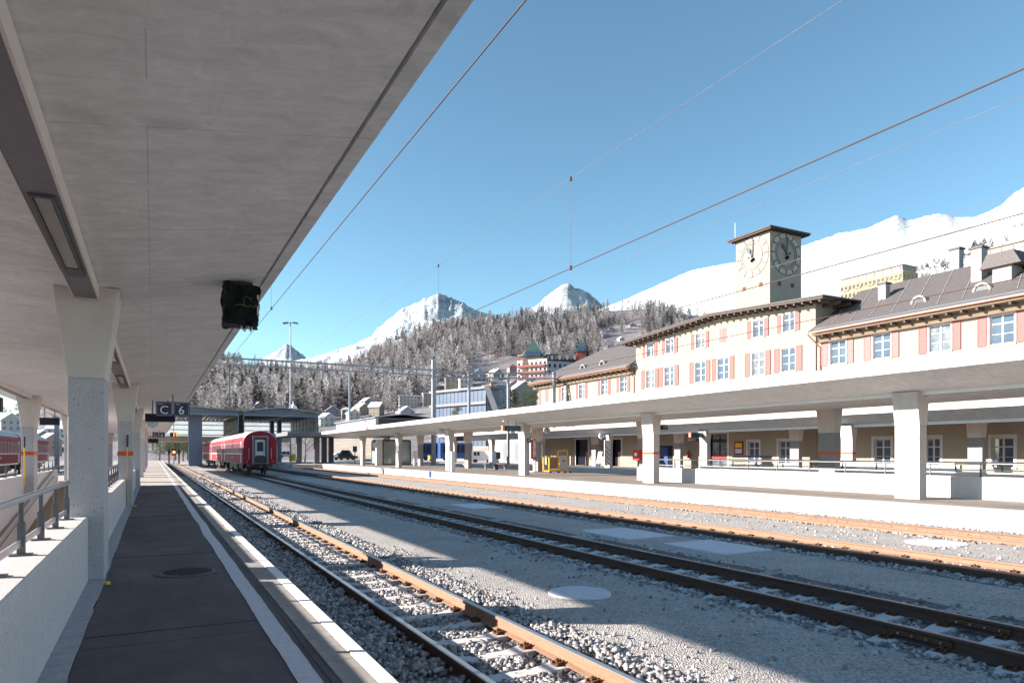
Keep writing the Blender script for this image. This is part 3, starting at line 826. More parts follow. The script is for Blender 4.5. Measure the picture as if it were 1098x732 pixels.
# ================================================================== station building
XF = 42.2
def wall_holes(x0, x1, y0, y1, z0, z1, holes, ztop=None):
    ys = sorted(set([y0, y1] + [h[0] for h in holes] + [h[1] for h in holes])); ys = [y for y in ys if y0 <= y <= y1]
    zs = sorted(set([z0, z1] + [h[2] for h in holes] + [h[3] for h in holes])); zs = [z for z in zs if z0 <= z <= z1]
    ny, nz = len(ys), len(zs)
    hole = lambda i, j: not (0 <= i < ny - 1 and 0 <= j < nz - 1) or any(h[0] - 1e-6 <= (ys[i] + ys[i + 1]) / 2 <= h[1] and h[2] <= (zs[j] + zs[j + 1]) / 2 <= h[3] for h in holes)
    v = []; f = []
    for x in (x0, x1):
        for j in range(nz):
            for i in range(ny):
                z = zs[j]
                if ztop and j == nz - 1: z = ztop(ys[i])
                v.append((x, ys[i], z))
    K = ny * nz; I = lambda i, j, k: k * K + j * ny + i
    for i in range(ny - 1):
        for j in range(nz - 1):
            if hole(i, j): continue
            f += [(I(i, j, 0), I(i + 1, j, 0), I(i + 1, j + 1, 0), I(i, j + 1, 0)), (I(i, j, 1), I(i + 1, j, 1), I(i + 1, j + 1, 1), I(i, j + 1, 1))]
            if hole(i - 1, j): f.append((I(i, j, 0), I(i, j + 1, 0), I(i, j + 1, 1), I(i, j, 1)))
            if hole(i + 1, j): f.append((I(i + 1, j, 0), I(i + 1, j + 1, 0), I(i + 1, j + 1, 1), I(i + 1, j, 1)))
            if hole(i, j - 1): f.append((I(i, j, 0), I(i + 1, j, 0), I(i + 1, j, 1), I(i, j, 1)))
            if hole(i, j + 1): f.append((I(i, j + 1, 0), I(i + 1, j + 1, 0), I(i + 1, j + 1, 1), I(i, j + 1, 1)))
    return MB().add(v, f)

ST = thing('station_building', 'cream plastered station building with pink shutters and a square clock tower behind the canopies', 'building', (XF, 43, PLAT))
holes = []; wins = []
def zr(py, px, X=XF):
    return onx(px, py, X).z
def W(a, b_, c, d, yt, yb, kind='win'):
    cpx = (b_ + c) / 2
    if kind == 'closed': b_, c = a, d
    y1, y0 = yx(b_, XF), yx(c, XF)
    zt, zb = zr(yt, cpx), zr(yb, cpx)
    holes.append((y0, y1, zb, zt)); wins.append((y0, y1, zb, zt, yx(d, XF), yx(a, XF), kind))
# upper row of the tall middle part, lower row, right wing, left wing
W(690.4, 694.2, 702, 706, 368.2, 382.2); W(711.1, 715, 723.5, 727.9, 363.6, 378.5); W(742.3, 746.9, 757, 761.6, 357.2, 373); W(772.3, 772.3, 781.9, 781.9, 352, 367.6, 'closed')
W(802.7, 808.2, 819.9, 825.7, 343.4, 361.2); W(834.8, 840.2, 853, 859.3, 336.6, 355.3)
W(689, 693.7, 703, 707.3, 396.5, 415.8); W(708.2, 713.3, 723.7, 728.9, 393, 413.5); W(740.7, 746.1, 757.6, 762.8, 387.8, 409.5); W(764.7, 770.2, 782.7, 788.7, 383.6, 406.8)
W(800, 807, 821, 828, 377.7, 402.3); W(831.5, 838.8, 854, 861.7, 372.6, 398)
W(881, 889.6, 907, 915.5, 364.5, 390); W(926, 935.5, 955, 964.4, 356.8, 384); W(985, 995.7, 1019.5, 1030.8, 347, 376.5); W(1048, 1060.5, 1087.8, 1101, 335.8, 368.5)
W(1120, 1134, 1166, 1182, 323, 360)
W(584, 584, 589, 589, 417.2, 431, 'closed'); W(599.3, 602, 607.4, 609.7, 414.6, 429.4); W(618, 620.6, 627.2, 629.9, 411.6, 427); W(641.3, 644.2, 651.2, 654.7, 406.8, 423); W(661.4, 664.5, 672.2, 675.8, 403.6, 420)
# ground floor windows and doors, seen under the canopies
G = []
def GW(a, c, yt, yb, kind):
    y1, y0 = yx(a, XF), yx(c, XF); m = (a + c) / 2
    zt, zb = zr(yt, m), zr(yb, m)
    if kind in ('door', 'glassdoor', 'panel'): zb = PLAT + .02
    holes.append((y0, y1, zb, zt)); G.append((y0, y1, zb, zt, kind))
GW(617.5, 630.5, 471, 500, 'door'); GW(657, 666, 471, 500, 'door'); GW(763, 781, 465, 500, 'glassdoor'); GW(708.5, 722.5, 477.5, 500, 'panel')
GW(803, 815, 473, 496, 'win'); GW(836, 849, 472, 497, 'win'); GW(937, 955, 470, 499, 'win'); GW(992, 1008, 469, 500, 'win'); GW(1063, 1087, 468.5, 500.5, 'win')
GW(1130, 1160, 467, 502, 'win')
YL, YC1, YC0, YR = 74.0, 54.5, 33.8, 12.0
def cut(hs, a, c): return [h for h in hs if a < (h[0] + h[1]) / 2 < c]
ztopC = lambda y: 13.32 - abs(y - 43.6) * .058
low = [h for h in holes]
wall_holes(XF, XF + .4, YR, YC0, PLAT - .3, 10.1, cut(low, YR, YC0)).build('wall', 'plaster', ST)
wall_holes(XF - .12, XF + .38, YC0, YC1, PLAT - .3, 12.6, cut(low, YC0, YC1), ztopC).build('wall', 'plaster', ST)
wall_holes(XF, XF + .4, YC1, YL, PLAT - .3, 10.1, cut(low, YC1, YL)).build('wall', 'plaster', ST)
MB().box(XF + .38, XF + 14, YC0, YC0 + .4, PLAT, 12.6).build('side_wall', 'plaster', ST)
MB().box(XF + .4, XF + 11, YL - .4, YL, PLAT, 10.1).build('side_wall', 'plaster', ST)
MB().box(XF + .38, XF + 14, YC1 - .4, YC1, PLAT, 12.6).build('side_wall', 'plaster', ST)
MB().box(XF + .4, XF + 11, YR, YR + .4, PLAT, 10.1).build('side_wall', 'plaster', ST)
MB().box(XF + 1.2, XF + 1.3, YR + .5, YL - .5, PLAT, 10).build('inner_partition', 'plaster2', ST)
def shutter(parent, y0, y1, z0, z1, x, m='shutter'):
    b = MB(); b.box(x - .03, x, y0, y1, z0, z1)
    s = .07; zm = (z0 + z1) / 2
    for a, c in ((z0, zm), (zm, z1)):
        b.box(x - .045, x - .03, y0, y0 + s, a, c); b.box(x - .045, x - .03, y1 - s, y1, a, c)
        b.box(x - .045, x - .03, y0 + s, y1 - s, a, a + s); b.box(x - .045, x - .03, y0 + s, y1 - s, c - s, c)
    b.box(x - .01, x + .06, y0 + .05, y0 + .1, z0 - .05, z0 - .005)
    return b.build('shutter', m, parent)
def window(parent, y0, y1, z0, z1, x, rows=3, glass='glass', surround=.1):
    b = MB(); fx = x + .17; s = .06
    # outer surround, reveal lining and sash
    for a, c, e, g in ((y0 - surround, y0, z0 - .08, z1 + surround), (y1, y1 + surround, z0 - .08, z1 + surround), (y0, y1, z1, z1 + surround)): b.box(x - .02, x + .02, a, c, e, g)
    b.box(x - .07, x + .17, y0 - surround, y1 + surround, z0 - .1, z0)
    b.box(x + .02, fx, y0, y0 + .03, z0, z1); b.box(x + .02, fx, y1 - .03, y1, z0, z1); b.box(x + .02, fx, y0 + .03, y1 - .03, z1 - .03, z1)
    for a, c, e, g in ((y0 + .03, y0 + .03 + s, z0, z1 - .03), (y1 - .03 - s, y1 - .03, z0, z1 - .03), (y0 + .09, y1 - .09, z0, z0 + s), (y0 + .09, y1 - .09, z1 - .03 - s, z1 - .03)): b.box(fx - .03, fx + .03, a, c, e, g)
    ym = (y0 + y1) / 2; b.box(fx - .04, fx + .02, ym - .05, ym + .05, z0 + .06, z1 - .09)
    zt = z0 + (z1 - z0) * .68; b.box(fx - .035, fx + .02, y0 + .09, ym - .05, zt - .035, zt + .035); b.box(fx - .035, fx + .02, ym + .05, y1 - .09, zt - .035, zt + .035)
    if rows == 3:
        zz = z0 + (z1 - z0) * .34; b.box(fx - .02, fx + .02, y0 + .09, ym - .05, zz - .015, zz + .015); b.box(fx - .02, fx + .02, ym + .05, y1 - .09, zz - .015, zz + .015)
    w = b.build('window', 'frame', parent)
    MB().box(fx - .006, fx + .006, y0 + .03, y1 - .03, z0, z1 - .03).build('pane', glass, w)
    cz = MB()
    for a, c in ((y0 + .06, ym - .12), (ym + .25, y1 - .06)):
        ys_ = [a + (c - a) * i / 6 for i in range(7)]
        for i in range(6): cz.box(fx + .06 + .02 * (i % 2), fx + .075 + .02 * (i % 2), ys_[i], ys_[i + 1], z0, z1 - .05)
    return w
for k, (y0, y1, z0, z1, sa, sb, kind) in enumerate(wins):
    x = XF - .12 if YC0 < (y0 + y1) / 2 < YC1 else XF
    if kind == 'closed':
        f = MB(); f.box(x - .02, x + .02, y0 - .07, y0, z0, z1); f.box(x - .02, x + .02, y1, y1 + .07, z0, z1); f.box(x - .05, x + .1, y0 - .1, y1 + .1, z0 - .08, z0)
        w = f.build('window', 'frame', ST)
        ym = (y0 + y1) / 2
        shutter(w, y0, ym - .005, z0, z1, x + .03, 'shutter2'); shutter(w, ym + .005, y1, z0, z1, x + .03, 'shutter2')
        continue
    w = window(ST, y0, y1, z0, z1, x, 2 if (z1 - z0) < 1.45 else 3, 'glasslit' if k % 4 == 2 else 'glass')
    m = 'shutter' if YC0 < (y0 + y1) / 2 < YC1 else ('shutter2' if k in (12, 13) else 'shutter')
    shutter(w, sa + .02, y0 - .1, z0 - .02, z1 + .04, x - .02, m); shutter(w, y1 + .1, sb - .02, z0 - .02, z1 + .04, x - .02, m)
for y0, y1, z0, z1, kind in G:
    x = XF - .12 if YC0 < (y0 + y1) / 2 < YC1 else XF
    if kind == 'win': window(ST, y0, y1, z0, z1, x, 3, 'glass', .16)
    elif kind == 'door':
        b = MB(); b.box(x - .03, x + .3, y0 - .2, y0, z0, z1 + .2); b.box(x - .03, x + .3, y1, y1 + .2, z0, z1 + .2); b.box(x - .03, x + .3, y0, y1, z1, z1 + .2)
        d = b.build('doorway', 'frame', ST)
        MB().box(x + .24, x + .3, y0, y1, z0, z1).build('door_leaf', 'screen', d)
        MB().box(x + .16, x + .22, y0 + .15, y0 + .75, z0, z0 + 1.5).build('red_brown_cupboard', 'brownbrick', d)
    elif kind == 'panel':
        d = MB().box(x + .1, x + .14, y0, y1, z0, z1).build('glass_front', 'screen', ST)
        b = MB()
        yy = y0 + .3
        MB().box(x + .05, x + .09, y0 + (y1 - y0) * .42, y1 - .05, z0 + .1, z0 + 1.9).build('blue_poster', 'blue', d)
    else:
        b = MB(); b.box(x - .03, x + .3, y0 - .2, y0, z0, z1 + .2); b.box(x - .03, x + .3, y1, y1 + .2, z0, z1 + .2); b.box(x - .03, x + .3, y0, y1, z1, z1 + .2)
        d = b.build('doorway', 'smooth_conc', ST)
        b = MB(); zt = z0 + 2.25; ym = (y0 + y1) / 2
        b.box(x + .1, x + .2, y0, y1, zt, zt + .28); b.box(x + .1, x + .2, ym - .06, ym + .06, z0, zt)
        for yy in (y0, y1 - .12): b.box(x + .1, x + .2, yy, yy + .12, z0, z1)
        b.box(x + .1, x + .2, ym - .03, ym + .03, zt + .28, z1)
        b.build('door_frame', 'black', d)
        MB().box(x + .14, x + .16, y0, y1, z0, z1).build('pane', 'glasslit', d)
        MB().box(x + .06, x + .1, y0 + .1, y1 - .1, z0 + .95, z0 + 1.15).build('red_door_stripe', 'red', d)
# eaves, roofs
def roofpoly(b, pts, th=.12, mi=0):
    n = len(pts); b.add(list(pts) + [(x, y, z - th) for x, y, z in pts], [list(range(n)), list(range(n, 2 * n))[::-1]] + [(i, (i + 1) % n, n + (i + 1) % n, n + i) for i in range(n)], mi)
XE = 41.25; XR = 47.0; ZE = 10.42; ZR = 13.95
b = MB(); roofpoly(b, [(XE, YR - 1, ZE), (XR, YR - 1, ZR), (XR, YC0 - .02, ZR), (XE, YC0 - .02, ZE)])
roofpoly(b, [(XR + .001, YR - 1, ZR), (52.8, YR - 1, ZE), (52.8, YC0 - .02, ZE), (XR + .001, YC0 - .02, ZR)])
rr = b.build('roof', 'slate', ST)
b = MB(); roofpoly(b, [(XE, YC1 + .02, ZE), (XR, YC1 + .02, ZR), (XR, 67.4, ZR), (XE, 75.0, ZE)])
roofpoly(b, [(XE + .001, 75.0, ZE), (XR, 67.4, ZR), (52.8, 75.0, ZE)])
rl = b.build('roof', 'slate', ST)
def eaves(parent, y0, y1):
    b = MB(); b.box(XE + .04, XF - .002, y0, y1, ZE - .34, ZE - .22); b.box(XF - .30, XF, y0, y1, ZE - .80, ZE - .34)
    b.build('eaves_board', 'shadewood', parent)
    b = MB(); n = int((y1 - y0) / .85); 
    r0 = MB().box(XE + .1, XF - .01, y0 + .3, y0 + .42, ZE - .5, ZE - .345).build('rafter_end', 'darkwood', parent)
    for i in range(1, n): dup_part(r0, parent, (0, i * .85, 0))
    g = MB(); g.cyl((XE - .06, y0 - .02, ZE - .13), (XE - .06, y1, ZE - .13), .085, 10); g.build('gutter', 'copper', parent)
    MB().box(XE - .01, XE + .5, y0, y1, ZE + .02, ZE + .06)
MT['shadewood'] = M('shade-browned eaves boards', (.13, .095, .06), (.18, .135, .09), 2, .8)  # tan boards coloured darker for the shade of the overhang
eaves(rr, YR - .9, YC0 - .3); eaves(rl, YC1 + .3, 74.9)
# snow guards: light flashing line along the eaves and dotted hooks
b = MB(); sl_ = (ZR - ZE) / (XR - XE)
for y0, y1 in ((YR - .9, YC0 - .4), (YC1 + .2, 73.6)):
    MB().add([(XE + .02, y0, ZE + .035), (XE + .3, y0, ZE + .035 + .28 * sl_), (XE + .3, y1, ZE + .035 + .28 * sl_), (XE + .02, y1, ZE + .035)], [(0, 1, 2, 3)]).build('eaves_flashing', 'gsteel', ST)
b = MB(); rr_ = random.Random(3)
for y0, y1 in ((YR, YC0 - .4), (YC1 + .3, 73)):
    y = y0
    while y < y1:
        for k in range(15):
            x = XE + .7 + k * .34; yy = y + k * .13
            if y1 > 60 and yy > 74.6 - (x - XE) * 1.3: continue
            z = ZE + (x - XE) * sl_
            b.box(x - .05, x + .05, yy - .022, yy + .022, z + .01, z + .06)
        y += 1.45
hk = b.build('snow_hooks', 'chim', ST); hk['kind'] = 'stuff'
def eyebrow(y, x=42.6, w=1.15, parent=rr):
    z = ZE + (x - XE) * sl_
    b = MB(); b.ring((x + .9, y, z - .05), w * .33, w * .44, -PI / 2, PI / 2, .95, 'x', 14)
    e = b.build('eyebrow_dormer', 'chim', parent)
    q = MB(); q.prism([(y + math.sin(a) * w * .3, z - .05 + math.cos(a) * w * .3) for a in [(-PI / 2 + PI * i / 10) for i in range(11)]], x + .0, x + .85, 'x'); q.build('pane', 'screen', e)
eyebrow(yx(1055.6, 42.9)); eyebrow(yx(988, 42.9)); eyebrow(yx(627, 42.9), parent=rl); eyebrow(yx(648, 42.9), parent=rl)
def chimney(px, yb, yt, X, w, l, name='chimney', cap=True, m='chim', parent=rr):
    p = onx(px, yb, X); q = onx(px, yt, X)
    b = MB(); b.box(X - w / 2, X + w / 2, p.y - l / 2, p.y + l / 2, p.z - 1, q.z)
    o = b.build(name, m, parent)
    if cap: MB().box(X - w / 2 - .08, X + w / 2 + .08, p.y - l / 2 - .08, p.y + l / 2 + .08, q.z - .02, q.z + .1).build('chimney_cap', 'slate', o)
    return o
chimney(948, 320, 305, 44.6, .5, .55); chimney(1050, 294, 267, 44.4, .65, .6); chimney(1026, 291, 268, 48.8, .55, .6)
o = chimney(1080, 304, 287, 43.8, 1.1, 1.0, cap=False)
p = onx(1080, 287, 43.8); b = MB()
b.prism([(p.y - 1.1, p.z + .01), (p.y + 1.1, p.z + .01), (p.y + .7, p.z + .8), (p.y - .7, p.z + .8)], 43.0, 45.2, 'x'); b.build('hood', 'slate', o)
# downpipes
for y, x in ((YC0 - .35, XF - .08), (YC1 + .4, XF - .08), (73.6, XF - .08)):
    b = MB(); b.tube([(XE - .06, y + .3, ZE - .2), (x, y, ZE - 1.1), (x, y, 4.4)], .05, 8); b.build('downpipe', 'copper', ST)
# roof of the tall middle part: low gable towards the tracks
YA = 43.4
b = MB()
roofpoly(b, [(40.95, 32.3, 12.75), (56.5, 32.3, 12.75), (56.5, YA, 13.42), (40.95, YA, 13.42)], .10)
roofpoly(b, [(40.95, YA + .001, 13.42), (56.5, YA + .001, 13.42), (56.5, 54.9 + .9, 12.75), (40.95, 54.9 + .9, 12.75)], .10)
rc = b.build('roof', 'slate', ST)
b = MB()
for y0, y1, za, zb in ((32.35, YA, 12.62, 13.29), (YA, 55.75, 13.29, 12.62)):
    b.add([(x, y, z) for x in (40.98, XF - .12) for y, z in ((y0, za - .13), (y1, zb - .13), (y1, zb), (y0, za))], [(0, 1, 2, 3), (4, 5, 6, 7), (0, 1, 5, 4), (1, 2, 6, 5), (2, 3, 7, 6), (3, 0, 4, 7)])
b.build('soffit_board', 'darkwood', rc)
y = 32.6
while y < 55.6:
    z = 13.15 - abs(y - YA) * .06
    MB().box(41.05, XF - .13, y, y + .13, z - .17, z - .02).build('rafter_end', 'darkwood', rc); y += .72
for x in np.arange(XF + .6, 55, 1.1): MB().box(x, x + .14, 32.4, YC0, 12.3, 12.55).build('rafter_end', 'darkwood', rc)
# the tower
TX, TW, TY0 = 46.5, 3.85, 41.9
TT = thing('clock_tower', 'square cream clock tower with two large dials and a flat overhanging roof above the station', 'clock tower', (TX + TW / 2, TY0 + TW / 2, 12.8))
tw = MB().box(TX, TX + TW, TY0, TY0 + TW, 12.6, 20.75).build('shaft', 'plaster', TT, bev=.03)
b = MB(); cx_, cy_ = TX + TW / 2, TY0 + TW / 2; e = TW / 2 + .55
b.add([(cx_ - e, cy_ - e, 20.82), (cx_ + e, cy_ - e, 20.82), (cx_ + e, cy_ + e, 20.82), (cx_ - e, cy_ + e, 20.82), (cx_ - e, cy_ - e, 20.95), (cx_ + e, cy_ - e, 20.95), (cx_ + e, cy_ + e, 20.95), (cx_ - e, cy_ + e, 20.95), (cx_, cy_, 21.3)],
      [(3, 2, 1, 0), (0, 1, 5, 4), (1, 2, 6, 5), (2, 3, 7, 6), (3, 0, 4, 7), (4, 5, 8), (5, 6, 8), (6, 7, 8), (7, 4, 8)])
rf = b.build('roof', 'darkwood', TT)
k = TX - .45
while k < TX + TW + .4: MB().box(k, k + .12, TY0 - .5, TY0 + TW + .5, 20.70, 20.815).build('rafter', 'darkwood', rf); k += .42
MB().tube([(TX - .2, TY0 + TW - .1, 20.9), (TX - .2, TY0 + TW - .1, 22.4)], .025, 6).build('antenna', 'gsteel', rf)
def dial(ax):
    zc = 18.95
    if ax == 'x': c = (TX - .005, TY0 + TW / 2, zc)
    else: c = (TX + TW / 2, TY0 - .005, zc)
    b = MB(); b.ring(c, 1.775, 1.82, 0, 2 * PI, .03, ax, 60); b.ring(c, 1.09, 1.13, 0, 2 * PI, .03, ax, 48); b.ring(c, 1.31, 1.355, 0, 2 * PI, .03, ax, 48)
    for i in range(12): a_ = 2 * PI * i / 12; b.ring(c, 1.355, 1.775, a_ - .022, a_ + .022, .03, ax, 1)
    f = b.build('clock_face', 'clock_line', TT)
    for i in range(12):
        a = 2 * PI * (i + .5) / 12
        hp = MB().ring(c, 1.36, 1.77, a - .215, a + .215, .025, ax, 5).build('hour_plate', 'clock_plate', f)
    def hand(a, L, w, tail, leaf, nm):
        def P(u, v, t): # u along the hand, v across
            s = u * math.sin(a) + v * math.cos(a); q = u * math.cos(a) - v * math.sin(a)
            return (c[0] - t, c[1] - s, c[2] + q) if ax == 'x' else (c[0] + s, c[1] - t, c[2] + q)
        if leaf: out = [(-tail, -w), (L * .45, -w), (L * .6, -w * 3.4), (L * .82, -w * 3.0), (L, 0), (L * .82, w * 3.0), (L * .6, w * 3.4), (L * .45, w), (-tail, w)]
        else: out = [(-tail, -w * 1.2), (L, -w * .6), (L, w * .6), (-tail, w * 1.2)]
        b = MB(); n = len(out)
        b.add([P(u, v, .07) for u, v in out] + [P(u, v, .11) for u, v in out], [list(range(n)), list(range(n, 2 * n))] + [(i, (i + 1) % n, n + (i + 1) % n, n + i) for i in range(n)])
        for s in (-1, 1):
            q = P(-tail, 0, .07); r = P(-tail, 0, .11); b.cyl(q, r, w * 2.2, 10)
        b.build(nm, 'clock_hand', f)
    hand(-.55, 1.02, .055, .32, True, 'hour_hand'); hand(.10, 1.5, .05, .38, False, 'minute_hand')
    u = MB(); q = (c[0], c[1] + .44, c[2]) if ax == 'x' else (c[0] + .44, c[1], c[2] + .1)
    q2 = (q[0] - .06, q[1], q[2]) if ax == 'x' else (q[0], q[1] - .06, q[2])
    u.cyl(q, q2, .09, 12); u.build('key_hole', 'black', f)
    for s in (-1, 1):
        if ax == 'x': MB().box(TX - .02, TX + .05, c[1] + s * .95 - .19, c[1] + s * .95 + .19, 16.15, 16.5).build('vent', 'rust', TT)
        else: MB().box(c[0] + s * .8 - .19, c[0] + s * .8 + .19, TY0 - .02, TY0 + .05, 16.15, 16.5).build('vent', 'rust', TT)
MT['clock_line'] = M('dark clock line', (.10, .085, .07), (.14, .12, .10), 4, .7)
dial('x'); dial('y')
# ================================================================== trains
def carriage(side_wins, doors=True):
    """local: x across, y along 0..16.9 (y=0 is the end that faces the camera), z above rail"""
    L = 16.9; Wd = 1.33
    t = bpy.data.objects.new('railway_carriage', None); COL.objects.link(t)
    ORG[t.name] = Vector()
    # cross-section
    sec = [(-Wd, .92), (-Wd, 2.75)] + [(-Wd * math.cos(a) * (1 - .0), 2.75 + .92 * math.sin(a)) for a in [PI / 2 * i / 8 for i in range(1, 9)]] + [(Wd * math.sin(a), 2.75 + .92 * math.cos(a)) for a in [PI / 2 * i / 8 for i in range(1, 8)]] + [(Wd, 2.75), (Wd, .92)]
    body = MB(); n = len(sec)
    def ring_(y, s): return [(x * s, y, z if z < 1 else 1 + (z - 1) * (s * .5 + .5)) for x, z in sec]
    rings = [ring_(0, .94), ring_(.12, .985), ring_(.3, 1), ring_(L - .3, 1), ring_(L - .12, .985), ring_(L, .94)]
    for a in range(len(rings)): body.v += rings[a]
    for a in range(len(rings) - 1):
        for i in range(n):
            j = (i + 1) % n
            body.f.append((a * n + i, a * n + j, (a + 1) * n + j, (a + 1) * n + i)); body.m.append(1 if (2 < i < n - 4) else 0)
    body.f.append(list(range(n))); body.m.append(0)
    body.f.append(list(range((len(rings) - 1) * n, len(rings) * n))[::-1]); body.m.append(0)
    body.build('body', ['trainred', 'trainroof'], t, local=True)
    for s in (-1, 1):
        MB().box(s * Wd - .006, s * Wd + .006, .35, L - .35, 1.72, 1.79).build('white_stripe', 'white', t, local=True)
        MB().box(s * Wd - .008, s * Wd + .008, .32, L - .32, .93, 1.0).build('sill_beam', 'dsteel', t, local=True)
        y = 2.2; w0 = None
        k = 0
        while y < L - 2.6:
            if w0 is None:
                w0 = MB().box(-.014, .014, 0, side_wins[0], 1.86, 2.62).build('window', 'screen', t, local=True)
                b = MB(); q = side_wins[0]
                for a, c, e, g in ((-.05, 0, 1.81, 2.67), (q, q + .05, 1.81, 2.67), (0, q, 1.81, 1.86), (0, q, 2.62, 2.67)): b.box(-.02, .02, a, c, e, g)
                f0 = b.build('window_frame', 'trainframe', w0, local=True)
                w0.location = (s * Wd, y, 0)
            else:
                c = w0.copy(); COL.objects.link(c); c.parent = t; c.location = (s * Wd, y, 0)
                d = f0.copy(); COL.objects.link(d); d.parent = c
            y += side_wins[1]
        for y in (.75, L - 1.5):
            d = MB().box(s * Wd - .012, s * Wd + .012, y, y + .75, 1.0, 2.75).build('door', 'doorgrey', t, local=True)
            MB().box(s * Wd - .02, s * Wd + .02, y + .18, y + .57, 1.75, 2.55).build('pane', 'screen', d, local=True)
        o = text('Rhätische Bahn', .22, (s * (Wd + .016), L * .45, 1.45), (PI / 2, 0, s * PI / 2), 'white', None, 'side_lettering'); o.parent = t
    for y, s in ((0, -1), (L, 1)):
        b = MB(); yy = y + s * .02
        a, c = sorted((yy + s * .22, yy - s * .02))
        for x0, x1, z0, z1 in ((-.56, -.44, .95, 3.15), (.44, .56, .95, 3.15), (-.44, .44, 3.03, 3.15), (-.44, .44, .95, 1.05)): b.box(x0, x1, a, c, z0, z1)
        g = b.build('gangway_frame', 'dsteel', t, local=True)
        b = MB()
        for x0, x1, z0, z1 in ((-.60, -.56, .93, 3.19), (.56, .60, .93, 3.19), (-.56, .56, 3.155, 3.19)): b.box(x0, x1, a, c, z0, z1)
        b.build('gangway_trim', 'gsteel', g, local=True)
        a, c = sorted((yy + s * .06, yy - s * .02))
        d = MB().box(-.38, .38, a, c, 1.1, 2.9).build('end_door', 'doorgrey', t, local=True)
        a, c = sorted((yy + s * .075, yy))
        b = MB(); b.prism([(x, z) for x, z in ((-.22, 1.95), (.22, 1.95), (.24, 2.0), (.24, 2.62), (.15, 2.72), (-.15, 2.72), (-.24, 2.62), (-.24, 2.0))], a, c, 'y'); b.build('pane', 'screen', d, local=True)
        a, c = sorted((yy + s * .3, yy))
        b = MB(); b.prism([(-.36, 1.08), (.36, 1.08), (.36, 1.45), (.25, 1.62), (-.25, 1.62), (-.36, 1.45)], a, c, 'y'); b.build('gangway_plate', 'black', t, local=True)
        a, c = sorted((yy + s * .4, yy))
        b = MB(); b.box(-.16, .16, a, c, .62, .92); b.cyl((0, y + s * .3, .76), (0, y + s * .62, .76), .17, 14); b.box(-.95, .95, *sorted((y + s * .02, y - s * .2)), .7, .92)
        b.tube([(.3, y + s * .1, .85), (.32, y + s * .3, .5), (.2, y + s * .2, .35)], .035, 6); b.tube([(-.3, y + s * .1, .85), (-.32, y + s * .3, .5), (-.2, y + s * .2, .35)], .035, 6)
        b.build('coupler', 'black', t, local=True)
        for q in (-1, 1):
            h = MB(); h.tube([(q * .85, y + s * .06, 1.3), (q * .85, y + s * .1, 1.35), (q * .85, y + s * .1, 2.2), (q * .85, y + s * .06, 2.25)], .018, 6); h.build('grab_rail', 'steel', t, local=True)
            h = MB(); h.cyl((q * 1.0, y + s * .0, 1.12), (q * 1.0, y + s * .07, 1.12), .09, 12); h.build('tail_lamp', 'led0', t, local=True)
    b = MB(); b.box(-1.0, 1.0, 3, L - 3, .5, .92); b.box(-1.1, -.6, 6, 9, .38, .92); b.box(.6, 1.1, 8, 11, .38, .92); b.build('underframe', 'black', t, local=True)
    for yb in (2.4, L - 2.4):
        b = MB(); b.box(-.85, -.62, yb - 1.2, yb + 1.2, .35, .6); b.box(.62, .85, yb - 1.2, yb + 1.2, .35, .6); b.box(-.8, .8, yb - .2, yb + .2, .4, .9)
        bo = b.build('bogie', 'black', t, local=True)
        for dy in (-.9, .9):
            for q in (-1, 1):
                w = MB(); w.cyl((q * .50, yb + dy, .375), (q * .60, yb + dy, .375), .375, 24); w.cyl((q * .60, yb + dy, .375), (q * .66, yb + dy, .375), .14, 12); w.build('wheel', 'rust', bo, local=True)
    return t
MT['trainframe'] = M('pinkish window trim', (.60, .30, .28), (.5, .22, .22), 3, .5)
MT['doorgrey'] = M('pale grey door', (.50, .51, .52), (.42, .43, .44), 3, .5)
MT['led0'] = M('dark red lamp glass', (.35, .01, .01), (.25, .01, .01), 3, .2)
def place_car(o, x, y, lab, grp):
    o.location = (x, y, 0); tag(o, lab, 'railway carriage', grp)
c1 = carriage((.62, 1.02)); place_car(c1, 7.67, 58.8, 'rear red carriage with white end door facing the camera', 'red carriages standing in the middle of the station')
for k, lab in enumerate(('second red carriage in the middle train, coupled beyond the one with the visible end door', 'furthest red carriage of the middle train, beside the blue grey pillar')):
    c = dup_tree(c1); place_car(c, 7.67, 58.8 + 17.45 * (k + 1), lab, 'red carriages standing in the middle of the station')
c2 = carriage((.95, 1.45)); place_car(c2, -11.25, 54.2, 'nearest red carriage on the far left track, seen past the rear pillar', 'red carriages on the far left track')
c = dup_tree(c2); place_car(c, -11.25, 72.3, 'second red carriage on the far left track, mostly hidden by the banded pillar', 'red carriages on the far left track')

